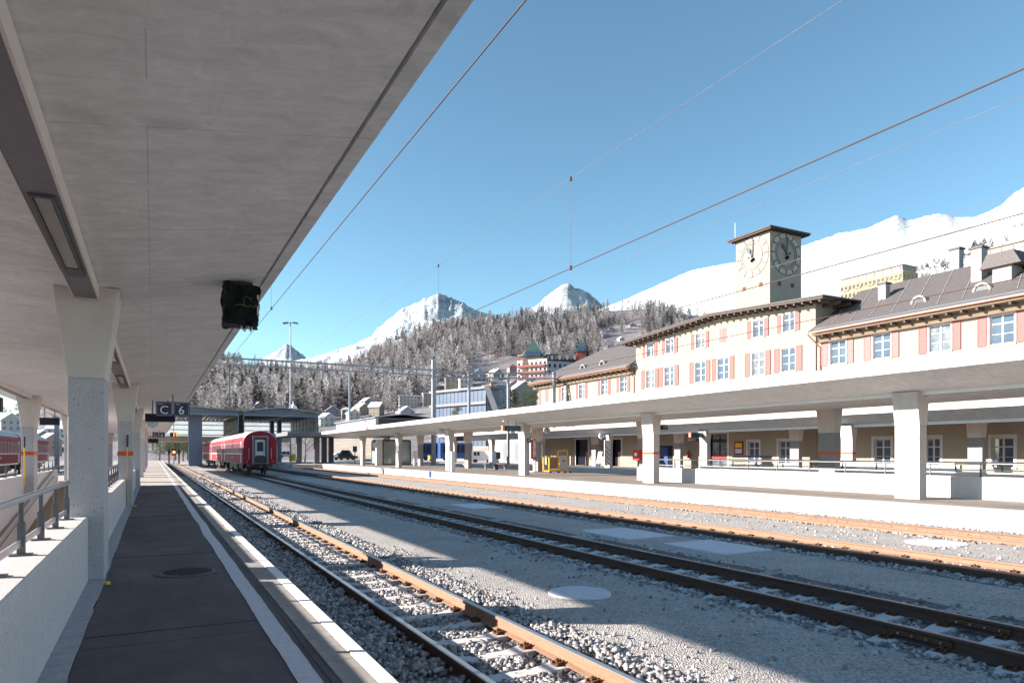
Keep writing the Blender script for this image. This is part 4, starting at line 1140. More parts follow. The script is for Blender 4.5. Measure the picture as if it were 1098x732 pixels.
# ================================================================== signs, clocks, boards
def hang(parent, x, y, z0, z1, r=.02):
    MB().cyl((x, y, z0), (x, y, z1), r, 8).build('hanger', 'dsteel', parent)
def sector_sign(y, x0, zt, s, lab, a='C', c='6'):
    t = thing('platform_sign', lab, 'platform sign', (x0 + s * 1.1, y, zt))
    for k, ch in enumerate((a, c)):
        xx = x0 + k * s * 1.08
        p = MB().box(xx, xx + s * 1.04, y - .04, y + .04, zt - s, zt).build('sign_panel', 'navy', t)
        b = MB(); e = .03 * s / .5; w = .012 * s / .5
        X0, X1, Z0, Z1 = xx + e, xx + s * 1.04 - e, zt - s + e, zt - e
        for q in ((X0, X1, Z0, Z0 + w), (X0, X1, Z1 - w, Z1), (X0, X0 + w, Z0 + w, Z1 - w), (X1 - w, X1, Z0 + w, Z1 - w)): b.box(q[0], q[1], y - .043, y - .04, q[2], q[3])
        b.build('outline', 'signline', p)
        text(ch, s * .80, ((X0 + X1) / 2, y - .043, zt - s * .60), TOWARD_CAM, 'white', p, 'letter', ext=.003)
        text(('Sektor', 'Gleis')[k], s * .12, (X0 + s * .25, y - .043, zt - s * .17), TOWARD_CAM, 'white', p, 'small_lettering', ext=.001)
    hang(t, x0 + s * 1.06, y, zt - .02, 3.95)
MT['signline'] = M('pale sign outline', (.35, .38, .50), (.30, .33, .45), 3, .5)
q = ony(167, 430.2, 26.8); sector_sign(26.8, q.x, q.z, .50, 'dark blue platform sign reading C and 6 hanging from the left canopy')
q = ony(163.3, 463, 70); sector_sign(70, q.x, q.z, .48, 'small distant blue platform sign hanging further along the left canopy')
def board(px0, px1, py0, py1, Y, lab, zc=3.95, m='screen', hx=2, red=None, name='display_board'):
    a = ony(px0, py0, Y); c = ony(px1, py1, Y)
    t = thing(name, lab, 'display board', ((a.x + c.x) / 2, Y, c.z))
    h = MB().box(a.x, c.x, Y - .11, Y + .11, c.z, a.z).build('housing', 'black', t, bev=.01)
    MB().box(a.x + .05, c.x - .05, Y - .117, Y - .11, c.z + .05, a.z - .05).build('screen', m, t)
    for k in range(hx):
        x = a.x + (c.x - a.x) * (k + .5) / hx
        hang(t, x, Y, a.z - .01, zc)
    if red:
        MB().box(a.x - red, a.x, Y - .11, Y + .11, c.z, a.z).build('end_panel', 'orange2', t)
    return t
MT['orange2'] = M('salmon end panel', (.75, .22, .14), (.68, .19, .12), 3, .5)
MT['tealscreen'] = glassy('teal display', (.02, .10, .12), .15)
board(155.5, 188, 443.2, 452.5, 28.6, 'long blank dark display board hanging just behind the C 6 sign', 3.8)
board(158.5, 170, 470, 474.5, 73, 'tiny distant dark display board under the left canopy')
board(42.5, 64, 447.5, 455.8, 34.5, 'dark display board hanging behind the far left pillars', 3.8)
board(-30, 2.5, 425, 441.5, 15.4, 'dark blue board cut off at the left edge of the picture under the canopy', 3.85, m='navy')
board(540.5, 557.5, 456.2, 462.3, 37.6, 'teal display board with salmon end hanging on the right hand canopy', 3.9, 'tealscreen', red=.14)
board(741, 753.5, 463.6, 468.8, 40.3, 'dark green display board with salmon end in front of the station building', 3.75, 'tealscreen', red=.14)
board(709, 714.8, 455, 460.5, 31.6, 'small dark display end seen just right of the banded pillar', 3.9, 'tealscreen', 1)
def pclock(px, py, X, dia, lab, drum=.16):
    p = onx(px, py, X)
    t = thing('platform_clock', lab, 'clock', (p.x, p.y, p.z - dia / 2))
    MB().cyl((p.x, p.y - drum / 2, p.z), (p.x, p.y + drum / 2, p.z), dia / 2, 32).build('drum', 'white', t)
    f = MB().cyl((p.x, p.y - drum / 2 - .012, p.z), (p.x, p.y - drum / 2, p.z), dia / 2 * .9, 32).build('clock_face', 'clockgrey', t)
    b = MB()
    for i in range(12):
        a = 2 * PI * i / 12; c, s = math.cos(a), math.sin(a); r0, r1 = dia / 2 * .68, dia / 2 * .84
        b.beam((p.x + s * r0, p.y - drum / 2 - .016, p.z + c * r0), (p.x + s * r1, p.y - drum / 2 - .016, p.z + c * r1), .03, .008)
    b.build('hour_marks', 'black', f)
    for a, L, w in ((-.5, .48, .045), (.1, .72, .032)):
        MB().beam((p.x - math.sin(a) * .06, p.y - drum / 2 - .022, p.z - math.cos(a) * .06), (p.x + math.sin(a) * dia / 2 * L, p.y - drum / 2 - .022, p.z + math.cos(a) * dia / 2 * L), w, .008).build('clock_hand', 'black', f)
    hang(t, p.x, p.y, p.z + dia / 2 - .02, p.z + dia / 2 + .35, .025)
MT['clockgrey'] = M('clock enamel', (.55, .58, .62), (.50, .53, .57), 3, .5)
p = ony(163.5, 453.5, 31.5); pclock(163.5, 452.5, p.x, .48, 'round platform clock half hidden behind the long dark display board')
pclock(473, 461.2, 20.2, .66, 'white drum clock on the right canopy by the fourth pillar from the right')
pclock(586.5, 461.3, 25.3, .46, 'small grey clock hanging behind the pillar with the poster stand')
pclock(645, 467.2, 37.1, .56, 'white drum clock over the blue advertising pillar by the station wall')
# wrapped loudspeaker under the left canopy edge
c = Vector((.95, 8.98, 3.62)); 
t = thing('covered_loudspeaker', 'boxy device wrapped in crumpled black sheeting hanging under the left canopy edge', 'wrapped device', c)
b = bmesh.new(); bmesh.ops.create_cube(b, size=1); bmesh.ops.subdivide_edges(b, edges=b.edges, cuts=17, use_grid_fill=True)
for v in b.verts:
    co_ = v.co.copy(); r = max(abs(co_.x), abs(co_.y), abs(co_.z))
    k = .5 - .05 * (abs(co_.x) ** 6 + abs(co_.y) ** 6 + abs(co_.z) ** 6) * 20
    q = Vector((co_.x * .40, co_.y * .34, co_.z * .47))
    if co_.z > .35 and co_.x < 0: q.z += .02
    sp = Vector((co_.x ** 3, co_.y ** 3, co_.z ** 3)); q *= (1 - .35 * sp.length ** 2)
    q += Vector((noise.noise(co_ * 3.1), noise.noise(co_ * 3.3 + Vector((9, 0, 0))), noise.noise(co_ * 2.9 + Vector((0, 9, 0))))) * .05
    q += Vector((noise.noise(co_ * 9 + Vector((3, 3, 3))), noise.noise(co_ * 8), 0)) * .018
    v.co = q + Vector((0, 0, -.0))
me = bpy.data.meshes.new('sheeting'); b.to_mesh(me); b.free(); me.materials.append(MT['plastic_bag'])
o = bpy.data.objects.new('sheeting', me); COL.objects.link(o); o.parent = t; ORG[o.name] = ORG[t.name]
b = MB(); b.cyl((.97, 8.98, 3.83), (.97, 8.98, 3.93), .02, 8); b.box(.88, 1.08, 8.92, 9.04, 3.88, 3.92); b.build('bracket', 'black', t)
b = MB()
for s in (0, 1): b.tube([(.93 + s * .08, 8.83, 3.40), (.95 + s * .08, 8.84, 3.34), (.98 + s * .07, 8.85, 3.31), (1.0 + s * .06, 8.86, 3.35), (1.0 + s * .06, 8.86, 3.42)], .008, 6)
b.build('cable_loops', 'steel', t)
b = MB(); rr_ = random.Random(5)
for cx__ in (1.0, 1.07):
    pts = []
    for i in range(12):
        a = 2 * PI * i / 12; pts.append((cx__ + math.cos(a) * .035 * (1 + .3 * rr_.random()), 8.798, 3.655 + math.sin(a) * .06))
    b.tube(pts + [pts[0]], .0028, 5)
b.tube([(.87, 8.80, 3.60), (.92, 8.797, 3.62), (.99, 8.797, 3.60)], .004, 5)
b.build('tape_scribble', 'scribble', t)
MB().box(1.115, 1.135, 8.80, 8.83, 3.50, 3.75).build('side_strap', 'smooth_conc', t)

# wires, droppers
def wire(x, z, lab, sag=0, r=.011, y0=-8, y1=150, m='wire'):
    b = MB(); n = 60; span = 50.
    pts = [(x, y0 + (y1 - y0) * i / n, z + sag * ((((y0 + (y1 - y0) * i / n) - 22) / span) % 1 - .5) ** 2 * 4 - sag) for i in range(n + 1)]
    b.tube(pts, r, 6); return tag(b.build('overhead_wire', m), lab, 'overhead wire')
MT['wire'] = M('weathered copper wire', (.075, .05, .05), (.10, .075, .07), 1, .8, spec=.2)
MT['wire2'] = M('grey wire', (.15, .13, .15), (.20, .18, .20), 1, .8, spec=.2)
for k, (x, nm) in enumerate(((2.96, 'nearest track'), (7.67, 'track with the red train'), (12.3, 'third track'), (16.8, 'track beside the white platform wall'))):
    wire(x, 5.66 if k else 5.90, 'contact wire over the ' + nm, 0, .010 if k else .009)
    wire(x, 7.52 if k else 6.9, 'upper carrying wire over the ' + nm, .0 if k else 0, .0045, m='wire2')
def dropper(x, y, z0, z1, lab):
    t = thing('wire_dropper', lab, 'wire dropper', (x, y, z0))
    MB().cyl((x, y, z0), (x, y, z1), .004, 6).build('rod', 'wire2', t)
    b = MB(); b.cyl((x, y, z0 - .03), (x, y, z0 + .05), .03, 8); b.cyl((x, y, z1 - .05), (x, y, z1 + .03), .028, 8); b.build('clamp', 'rust', t)
names = {2.96: 'nearest track', 7.67: 'track of the red train'}
for x, px, zz0, zz1, w in ((7.67, 612, 5.66, 7.52, 'near'), (7.67, 470, 5.66, 7.52, 'second'), (2.96, 291, 5.9, 6.9, 'near')):
    Y = yx(px, x); dropper(x, Y, zz0, zz1, w + ' thin dropper between the two wires over the ' + names[x])
# portals of the overhead line
def truss(a, c, h, name, lab, posts, n):
    a, c = Vector(a), Vector(c)
    t = thing(name, lab, 'catenary portal', ((a + c) / 2 * 1 + Vector((0, 0, 0))))
    b = MB(); u = (c - a); L = u.length; u.normalize(); w = Vector((-u.y, u.x, 0)) * .22
    for s in (-1, 1):
        for z in (0, h): b.beam(a + w * s + Vector((0, 0, z)), c + w * s + Vector((0, 0, z)), .09, .11)
        for i in range(n + 1):
            p = a + u * L * i / n + w * s; b.beam(p + Vector((0, 0, 0)), p + Vector((0, 0, h)), .06, .06)
    for i in range(n + 1):
        p = a + u * L * i / n; b.beam(p - w, p + w, .05, .05); b.beam(p - w + Vector((0, 0, h)), p + w + Vector((0, 0, h)), .05, .05)
    b.build('lattice_girder', 'gsteel', t)
    for p, z0, z1, r in posts:
        MB().box(p[0] - r, p[0] + r, p[1] - r, p[1] + r, z0, z1).build('post', 'gsteel', t)
    return t
YT = 72.4; zt = 11.05
PT = truss((-7.5, YT, zt - .62), (27.8, YT, zt - .62), .62, 'catenary_portal', 'long grey lattice girder spanning the tracks in front of the forest', [((27.8, YT), 0, 12.2, .2), ((-7.5, YT), -.2, zt, .18)], 24)
for px in (375,):
    q = ony(px, 397, YT); MB().box(q.x - .09, q.x + .09, YT - .09, YT + .09, 5.7, zt - .6).build('drop_arm', 'gsteel', PT)
for px, z0 in ((246, 6.0),):
    q = ony(px, 397, YT); b = MB(); b.box(q.x - .05, q.x + .05, YT - .05, YT + .05, z0, zt - .6); b.box(q.x - .7, q.x + .7, YT - .03, YT + .03, z0, z0 + .07); b.build('drop_arm', 'dsteel', PT)
truss((28.0, 72.4, zt - .75), (40.8, 68, zt - .75), .55, 'catenary_portal', 'shorter grey lattice girder reaching from the tall post to the station building',
      [((ony(503, 405, 71.2).x, 71.2), PLAT, zt - .2, .13), ((ony(545, 405, 69.9).x, 69.9), PLAT, zt - .1, .13), ((40.8, 68), 4.4, zt, .16)], 11)
# floodlight mast
q = pt(311.5, 346, 118)
t = thing('floodlight_mast', 'tall slim mast with a twin lamp head rising above the forest at left of centre', 'lamp mast', (q.x, q.y, -.2))
MB().cyl((q.x, q.y, -.2), (q.x, q.y, q.z), .16, 10, .09).build('mast', 'gsteel', t)
dx = Vector((CO, -SI, 0))
for s in (-1, 1):
    b = MB(); p0 = Vector(q); b.beam(p0, p0 + dx * s * .75, .12, .12); b.beam(p0 + dx * s * .5 + Vector((0, 0, .02)), p0 + dx * s * 1.25 + Vector((0, 0, -.1)), .6, .22); b.build('lamp_head', 'dsteel', t)

# ================================================================== furniture on the right hand platforms
# poster stand
q = onz(575, 505.5, PLAT); x, y = q.x, q.y
t = thing('poster_stand', 'white timetable stand with red bands on a thick post beside the second pillar', 'poster stand', q)
b = MB(); b.box(x - .17, x + .17, y - .1, y + .1, PLAT, PLAT + .95); b.box(x - .42, x + .42, y - .3, y + .3, PLAT, PLAT + .06); b.build('post', 'white', t)
pn = MB().box(x - .40, x + .30, y - .12, y + .12, PLAT + .95, PLAT + 2.4).build('case', 'red', t)
MB().box(x - .34, x + .24, y - .135, y - .12, PLAT + 1.06, PLAT + 2.34).build('poster', 'white', pn)
for z in (1.12, 1.62, 2.22): MB().box(x - .26, x + .16, y - .142, y - .135, PLAT + z, PLAT + z + .05).build('red_bar', 'red', pn)
# yellow lifting cart
q = onz(597, 506.6, PLAT); x, y = q.x, q.y
t = thing('platform_lift', 'yellow framed wheelchair lift cart with a grey box on the right hand platform', 'platform lift', q)
b = MB()
for xx in (-.85, -.12):
    for yy in (-.4, .4): b.box(x + xx - .04, x + xx + .04, y + yy - .04, y + yy + .04, PLAT + .12, PLAT + 1.15)
for yy in (-.4, .4):
    for z in (.16, 1.1): b.box(x - .81, x - .16, y + yy - .035, y + yy + .035, PLAT + z, PLAT + z + .07)
b.box(x - .85, x + 1.05, y - .42, y + .42, PLAT + .1, PLAT + .16)
b.build('frame', 'yellow', t)
MB().box(x - .80, x - .17, y - .38, y - .34, PLAT + .3, PLAT + 1.08).build('slatted_panel', 'wood', t)
MB().box(x - .78, x - .2, y - .45, y - .43, PLAT + .2, PLAT + .3).build('number_plate', 'white', t)
b = MB(); b.prism([(x - .06, PLAT + .18), (x + .78, PLAT + .18), (x + .66, PLAT + 1.2), (x + .1, PLAT + 1.2)], y - .32, y + .32, 'y'); gb = b.build('grey_box', 'smooth_conc', t, bev=.04)
MB().cyl((x + .38, y - .335, PLAT + .85), (x + .38, y - .32, PLAT + .85), .07, 14).build('dial', 'black', gb)
b = MB(); b.tube([(x + .18, y + .1, PLAT + .2), (x + .18, y + .1, PLAT + 1.55), (x + .95, y + .1, PLAT + 1.55), (x + .95, y + .1, PLAT + .2)], .05, 8); b.tube([(x + .95, y + .1, PLAT + .9), (x + 1.15, y + .1, PLAT + 1.2)], .03, 6); b.build('handle_arch', 'yellow', t)
for xx in (-.7, -.05, .5, .95): MB().cyl((x + xx, y - .36, PLAT + .08), (x + xx, y - .28, PLAT + .08), .08, 14).build('wheel', 'black', t)
# bench
q = onz(531, 503.4, PLAT); x, y = q.x, q.y
t = thing('platform_bench', 'small platform bench with a red seat and thin dark legs under the right canopy', 'bench', q)
MB().box(x + .1, x + 1.0, y - .22, y + .22, PLAT + .42, PLAT + .48).build('seat', 'orange2', t)
MB().box(x - 1.0, x + .1, y - .22, y + .22, PLAT + .42, PLAT + .48).build('seat', 'dsteel', t)
for xx in (-.9, -.05, .15, .92): b = MB(); b.box(x + xx - .03, x + xx + .03, y - .2, y + .2, PLAT, PLAT + .42); b.build('leg', 'dsteel', t)
# person sized white post with bin by the bench
q = onz(529.8, 498.6, PLAT)
t = thing('ticket_post', 'slim white and grey ticket machine post behind the red bench', 'ticket machine', q)
MB().box(q.x - .18, q.x + .18, q.y - .15, q.y + .15, PLAT, PLAT + 1.6).build('body', 'white', t)
MB().box(q.x + .22, q.x + .75, q.y - .15, q.y + .15, PLAT + .7, PLAT + 1.5).build('side_box', 'dsteel', t)
# low white posts on the platform
for px, py, h, lab in ((485.5, 505.6, 1.5, 'slim white post standing right behind the fourth pillar'), (445, 499, 1.6, 'slim white post left of the fourth pillar on the far platform side')):
    q = onz(px, py, PLAT); b = MB(); b.box(q.x - .16, q.x + .16, q.y - .12, q.y + .12, PLAT, PLAT + h)
    tag(b.build('white_post', 'white', bev=.02), lab, 'post')
# glass shelter
Y0s, Y1s = 74.0, 80.
a = ony(411, 498, 76); x0 = a.x; x1 = ony(440, 498, 76).x
t = thing('glass_shelter', 'glazed waiting shelter with pale green panes on the far part of the right platform', 'shelter', ((x0 + x1) / 2, 77, PLAT))
b = MB(); 
for xx in (x0, x1):
    for yy in (76, 80.5): b.box(xx - .07, xx + .07, yy - .07, yy + .07, PLAT, PLAT + 2.8)
b.box(x0 + .07, x1 - .07, 75.95, 76.05, PLAT + 2.7, PLAT + 2.8); b.box(x0 + .07, x1 - .07, 75.95, 76.05, PLAT, PLAT + .15); b.build('frame', 'dsteel', t)
MB().box(x0 + .07, x1 - .07, 75.98, 76.02, PLAT + .15, PLAT + 2.7).build('pane', 'glassclear', t)
MB().box(x0 - .02, x0 + .02, 76.07, 80.4, PLAT + .15, PLAT + 2.7).build('pane', 'glassclear', t)
MB().box(x1 - .02, x1 + .02, 76.07, 80.4, PLAT + .15, PLAT + 2.7).build('pane', 'glassclear', t)
MB().box(x0, x1, 76.1, 80.4, PLAT + 2.8, PLAT + 2.9).build('shelter_roof', 'dsteel', t)
a = ony(403.5, 498, 76); MB().box(a.x, x0 - .1, 76, 76.3, PLAT, PLAT + 2.9).build('side_panel', 'white', t)
MB().box(x0 + .8, x0 + 1.6, 78, 78.4, PLAT + .4, PLAT + 1.6).build('notice_board', 'white', t)
# blue ad boards etc
def boardbox(px0, px1, py0, py1, Y, d, m, name, lab, cat, post=None):
    a = ony(px0, py0, Y); c = ony(px1, py1, Y)
    t = thing(name, lab, cat, ((a.x + c.x) / 2, Y, PLAT))
    p = MB().box(a.x, c.x, Y, Y + d, c.z, a.z).build('panel', m, t)
    if post: b = MB(); b.box((a.x + c.x) / 2 - .05, (a.x + c.x) / 2 + .05, Y + .01, Y + d - .01, PLAT, c.z); b.build('post', 'dsteel', t)
    return t, p, a, c
boardbox(378.5, 382.8, 478.2, 484.3, 92, .1, 'blue', 'blue_notice', 'small blue notice board on a post beyond the last sunlit pillars', 'notice board', True)
boardbox(645.6, 649.6, 469.3, 471.2, 51.8, .3, 'blue', 'blue_sign', 'small blue and white sign on the pillar under the drum clock', 'sign')
t, p, a, c = boardbox(648.2, 655, 472, 498.5, 52.45, .06, 'white', 'advert_board', 'tall white poster with dark stripes fixed to the front pillar by the station doors', 'advertisement')
for k in range(5):
    z = a.z - .5 - k * .42; MB().beam((a.x + .05, 52.44, z), (c.x - .05, 52.44, z - .5), .012, .05).build('stripe', 'dsteel', p)
q = onz(643.5, 501.8, PLAT)
t = thing('a_board', 'blue and white folding board leaning beside the advertising pillar', 'sandwich board', q)
b = MB(); b.beam((q.x - .3, q.y, PLAT), (q.x + .05, q.y, PLAT + 1.5), .6, .05); b.build('front_panel', 'white', t)
b = MB(); b.beam((q.x - .26, q.y - .31, PLAT + .3), (q.x + .02, q.y - .31, PLAT + 1.3), .02, .035); b.build('blue_stripe', 'blue', t)
# sign with letters on the fascia
t, p, a, c = boardbox(733, 750, 470.0, 472.6, 41.3, .06, 'navy', 'wall_sign', 'long dark blue lettered sign in front of the station wall below the display board', 'sign')
text('BAHNHOF', (a.z - c.z) * .95, ((a.x + c.x) / 2, 41.29, (a.z + c.z) / 2), TOWARD_CAM, 'white', p, 'letters')
t, p, a, c = boardbox(489.5, 497, 467.8, 472.5, 62, .08, 'navy', 'wall_sign', 'small dark blue sign hanging between the fourth and fifth pillars', 'sign')
hang(t, (a.x + c.x) / 2, 62.04, a.z, 3.9)
t, p, a, c = boardbox(565.2, 569.3, 469.5, 474.5, 37.22, .03, 'navy', 'track_number_sign', 'little dark blue track number on the shaded face of the third pillar', 'sign')
text('4', .3, ((a.x + c.x) / 2, 37.21, (a.z + c.z) / 2), TOWARD_CAM, 'white', p, 'number')
# letter on the banded pillar, poster, extinguisher, red box
q = onx(684, 487.6, 24.6)
t = thing('red_box', 'bright red emergency box left of the orange banded pillar', 'emergency box', (q.x, q.y, PLAT))
MB().box(q.x - .16, q.x + .16, q.y - .3, q.y + .3, q.z - .3, q.z + .3).build('box', 'red', t, bev=.02)
MB().box(q.x - .05, q.x + .05, q.y - .05, q.y + .05, PLAT, q.z - .3).build('post', 'dsteel', t)
MB().box(q.x - .165, q.x - .161, q.y - .12, q.y + .12, q.z - .05, q.z + .12).build('white_label', 'white', t)
pa = onx(787.5, 473.3, XF - .14); pc = onx(797, 487.3, XF - .14)
t = thing('wall_poster', 'dark red framed poster with yellow upper half on the station wall', 'poster', (pa.x, (pa.y + pc.y) / 2, pc.z))
y0, y1 = pc.y, pa.y
fr = MB().box(XF - .17, XF - .122, y0, y1, pc.z, pa.z).build('poster_frame', 'trainred', t)
MB().box(XF - .18, XF - .172, y0 + .12, y1 - .12, (pa.z + pc.z) / 2 + .05, pa.z - .12).build('yellow_sheet', 'yellow', fr)
MB().box(XF - .18, XF - .172, y0 + .12, y1 - .12, pc.z + .12, (pa.z + pc.z) / 2 - .05).build('grey_sheet', 'clockgrey', fr)
q = onx(738, 491, XF - .3)
t = thing('fire_extinguisher', 'small red fire extinguisher on the station wall by the glass doors', 'fire extinguisher', (q.x, q.y, q.z))
MB().cyl((q.x, q.y, q.z), (q.x, q.y, q.z + .55), .12, 12).build('cylinder', 'red', t); MB().cyl((q.x, q.y, q.z + .55), (q.x, q.y, q.z + .68), .04, 8).build('valve', 'black', t)
MB().box(q.x + .08, q.x + .3, q.y - .06, q.y + .06, q.z + .1, q.z + .4).build('wall_bracket', 'dsteel', t)
q = onx(796.5, 456, 38.0)
t = thing('platform_camera', 'black and white camera housing hanging under the station canopy', 'camera', (q.x, q.y, q.z - .2))
MB().box(q.x - .15, q.x + .15, q.y - .3, q.y + .1, q.z - .3, q.z + .3).build('housing', 'black', t, bev=.02)
MB().cyl((q.x - .1, q.y + .1, q.z - .05), (q.x - .1, q.y + .6, q.z - .15), .13, 10).build('hood', 'white', t)
q = onx(540.5, 446.3, 19.0)
t = thing('dome_camera', 'tiny white dome camera on the underside of the right canopy', 'camera', (q.x, q.y, 3.85))
MB().cyl((q.x, q.y, 3.74), (q.x, q.y, 3.99), .09, 12).build('mount', 'white', t)
# bundles of grey benches in front of the wall
for k, (pxa, pxb, lab) in enumerate(((787, 807, 'left of two stacks of grey luggage trolleys behind the parapet'), (811, 825, 'right of two stacks of grey luggage trolleys behind the parapet'))):
    a = ony(pxa, 500, 30.0 - k); c = ony(pxb, 500, 30.0 - k); Y = 30. - k
    t = thing('trolley_stack', lab, 'luggage trolleys', ((a.x + c.x) / 2, Y, PLAT))
    for i in range(4): 
        b = MB(); b.box(a.x + i * .06, c.x - i * .03, Y - .3, Y + .3, PLAT + .35 + i * .26, PLAT + .47 + i * .26); b.build('deck', 'steel' if i % 2 == 0 else 'dsteel', t)
    for xx in (a.x + .2, c.x - .2): MB().box(xx - .04, xx + .04, Y - .25, Y + .25, PLAT, PLAT + .35).build('leg', 'dsteel', t)
# marker on the white platform wall and white block, yellow bins, buffer
q = onx(461.5, 503.8, 18.49); tag(MB().box(18.44, 18.49, q.y - .2, q.y + .2, .0, .44).build('wall_marker', 'blue'), 'narrow blue marker on the face of the white platform wall', 'marker')
q = onz(308.5, 502, -.1); tag(MB().box(q.x - .35, q.x + .35, q.y - .4, q.y + .4, -.15, .62).build('concrete_block', 'white_conc', bev=.03), 'pale square concrete block beside the end of the red train', 'concrete block')
q = onz(313.5, 494.3, PLAT)
t = thing('grit_bin', 'round yellow grit bin beyond the end of the red train', 'grit bin', q)
MB().cyl(q, q + Vector((0, 0, .8)), .5, 16, .55).build('tub', 'yellow', t); MB().cyl(q + Vector((0, 0, .8)), q + Vector((0, 0, .95)), .58, 16, .3).build('lid', 'yellow', t)
q = onz(463, 494.2, PLAT)
t = thing('yellow_cart', 'small yellow luggage cart far beyond the fourth pillar', 'cart', q)
MB().box(q.x - .55, q.x + .35, q.y - .4, q.y + .4, PLAT + .2, PLAT + .95).build('tub', 'yellow', t, bev=.06); MB().box(q.x + .36, q.x + .6, q.y - .4, q.y + .4, PLAT + .1, PLAT + 1.0).build('motor', 'black', t)
for xx in (-.35, .2): MB().cyl((q.x + xx, q.y - .45, PLAT + .18), (q.x + xx, q.y - .38, PLAT + .18), .18, 12).build('wheel', 'black', t)
# signals at the end of the near platform
q = pt(186.5, 484.5, 118)
t = thing('railway_signal', 'railway signal showing a red light at the far end of the near track', 'signal', (q.x, q.y, -.1))
MB().cyl((q.x, q.y, -.1), (q.x, q.y, q.z - .3), .08, 8).build('post', 'dsteel', t); MB().box(q.x - .35, q.x + .25, q.y, q.y + .3, q.z - .55, q.z + .55).build('signal_head', 'black', t)
MB().cyl((q.x, q.y - .05, q.z), (q.x, q.y, q.z), .22, 14).build('red_lamp', 'led', t)
for px, lab in ((181.3, 'left of two dark red marker posts at the end of the near track'), (192, 'right of two dark red marker posts at the end of the near track')):
    q = pt(px, 494, 122); t = thing('marker_post', lab, 'marker post', (q.x, q.y, -.1))
    MB().box(q.x - .12, q.x + .12, q.y, q.y + .2, -.1, 2.2).build('post', 'trainred', t); MB().box(q.x - .2, q.x + .2, q.y - .05, q.y, 1.6, 2.4).build('plate', 'black', t)
Y = 98; a = ony(182.3, 463.4, Y); c = ony(190, 468, Y)
t = thing('stop_board', 'black board with a red number 11 hanging under the far hall', 'display board', ((a.x + c.x) / 2, Y, c.z))
pn = MB().box(a.x, c.x, Y, Y + .1, c.z, a.z).build('panel', 'black', t)
text('11', (a.z - c.z) * 1.1, (a.x + (c.x - a.x) * .72, Y - .01, (a.z + c.z) / 2), TOWARD_CAM, 'led', pn, 'number')
hang(t, (a.x + c.x) / 2, Y + .05, a.z, a.z + 1.2, .03)

# ================================================================== the steel train sheds at the end
def shed(x0, x1, Y, L, lab, z0=4.5, z1=7.4, zr_=8.0, lattice=True, cols=()):
    t = thing('train_shed', lab, 'train shed', ((x0 + x1) / 2, Y + L / 2, 0)); xm = (x0 + x1) / 2
    b = MB(); b.prism([(x0 - .4, z1), (xm, zr_), (x1 + .4, z1), (x1 + .4, z1 + .16), (xm, zr_ + .18), (x0 - .4, z1 + .16)], Y - .5, Y + L, 'y'); r = b.build('roof', 'gsteel', t)
    b = MB(); b.box(x0, x1, Y - .2, Y + .05, z1 - .55, z1 - .3); b.box(x0, x1, Y + L - .3, Y + L, z1 - .5, z1 - .3); b.build('cross_beam', 'bluesteel', r)
    b = MB(); k = 0
    xx = x0 + .3
    while xx < x1 - .1: b.beam((xx, Y, z1 - .3), (xx, Y + L, z1 - .3), .07, .28); xx += .62
    b.build('purlins', 'shed', r)
    MB().prism([(x0, z1 - .05), (xm, zr_ - .06), (x1, z1 - .05), (x1, z1 - .3), (x0, z1 - .3)], Y, Y + .06, 'y').build('gable_panel', 'shed', t)
    for xx in (x0, x1):
        b = MB(); b.box(xx - .05, xx + .05, Y, Y + L, z0, z0 + .25)
        for i in range(9): b.box(xx - .06, xx + .06, Y + L * i / 8 - .08, Y + L * i / 8 + .08, z0 + .25, z1 - .3)
        for q in (1, 2): b.box(xx - .03, xx + .03, Y, Y + L, z0 + q * .85, z0 + q * .85 + .1)
        s = b.build('side_frame', 'shed', t)
        MB().box(xx - .012, xx + .012, Y, Y + L, z0 + .25, z1 - .3).build('side_glazing', 'shedpane', s)
    b = MB(); b.box(x0, x1, Y + L - .2, Y + L - .1, z0, z1 - .3); e = b.build('end_glazing', 'shedglass', t)
    b = MB()
    for q in range(4): b.box(x0, x1, Y + L - .28, Y + L - .22, z0 + .15 + q * .78, z0 + .27 + q * .78)
    b.build('glazing_bar', 'shed', e)
    MB().box(x0, x1, Y + L - .3, Y + L + 6, z0 - .9, z0 - .1).build('lower_beam', 'smooth_conc', t)
    for cx2, cy2, w2 in cols:
        b = MB(); b.box(cx2 - w2, cx2 + w2, cy2, cy2 + 1.2, 0, z1 - .3); b.build('column', 'bluesteel', t, bev=.05)
    return t
xa = ony(255.5, 450, 100).x
shed(-5.5, xa, 100, 22, 'tall steel and glass train shed behind the C 6 sign on a blue grey column', cols=((ony(209.5, 480, 104).x, 104, .85),))
xb0 = ony(261.5, 450, 100).x; xb1 = ony(341, 450, 100).x
shed(xb0, xb1, 100, 22, 'second steel and glass train shed directly behind the red train', cols=((ony(292, 480, 118).x, 118, .3), (ony(300, 480, 118).x, 118, .3)))
# connecting roof between the sheds and the right canopy, shade put into its grey
t = thing('link_roof', 'flat roof coloured dark for shade, joining the train shed to the far end of the right canopy', 'roof', (20, 92, 0))
xl = ony(300, 470, 92).x; xr_ = ony(352, 470, 88).x + 2
MB().box(xl, 26, 86.2, 99, 4.1, 4.35).build('roof_slab', 'shed', t)
MB().box(xl, 26, 86.4, 98.8, 3.9, 4.098).build('ceiling', 'shed', t)
for px, Y in ((320.5, 92), (339.5, 90), (347.5, 96), (355, 99)):
    q = ony(px, 480, Y); MB().box(q.x - .32, q.x + .32, Y - .3, Y + .3, -.1, 3.9).build('column', 'dsteel', t)
b = MB(); b.box(ony(311, 496, 88).x, 28, 86.2, 110, -.2, PLAT - .02); struct(b.build('far_platform', 'smooth_conc', local=True))
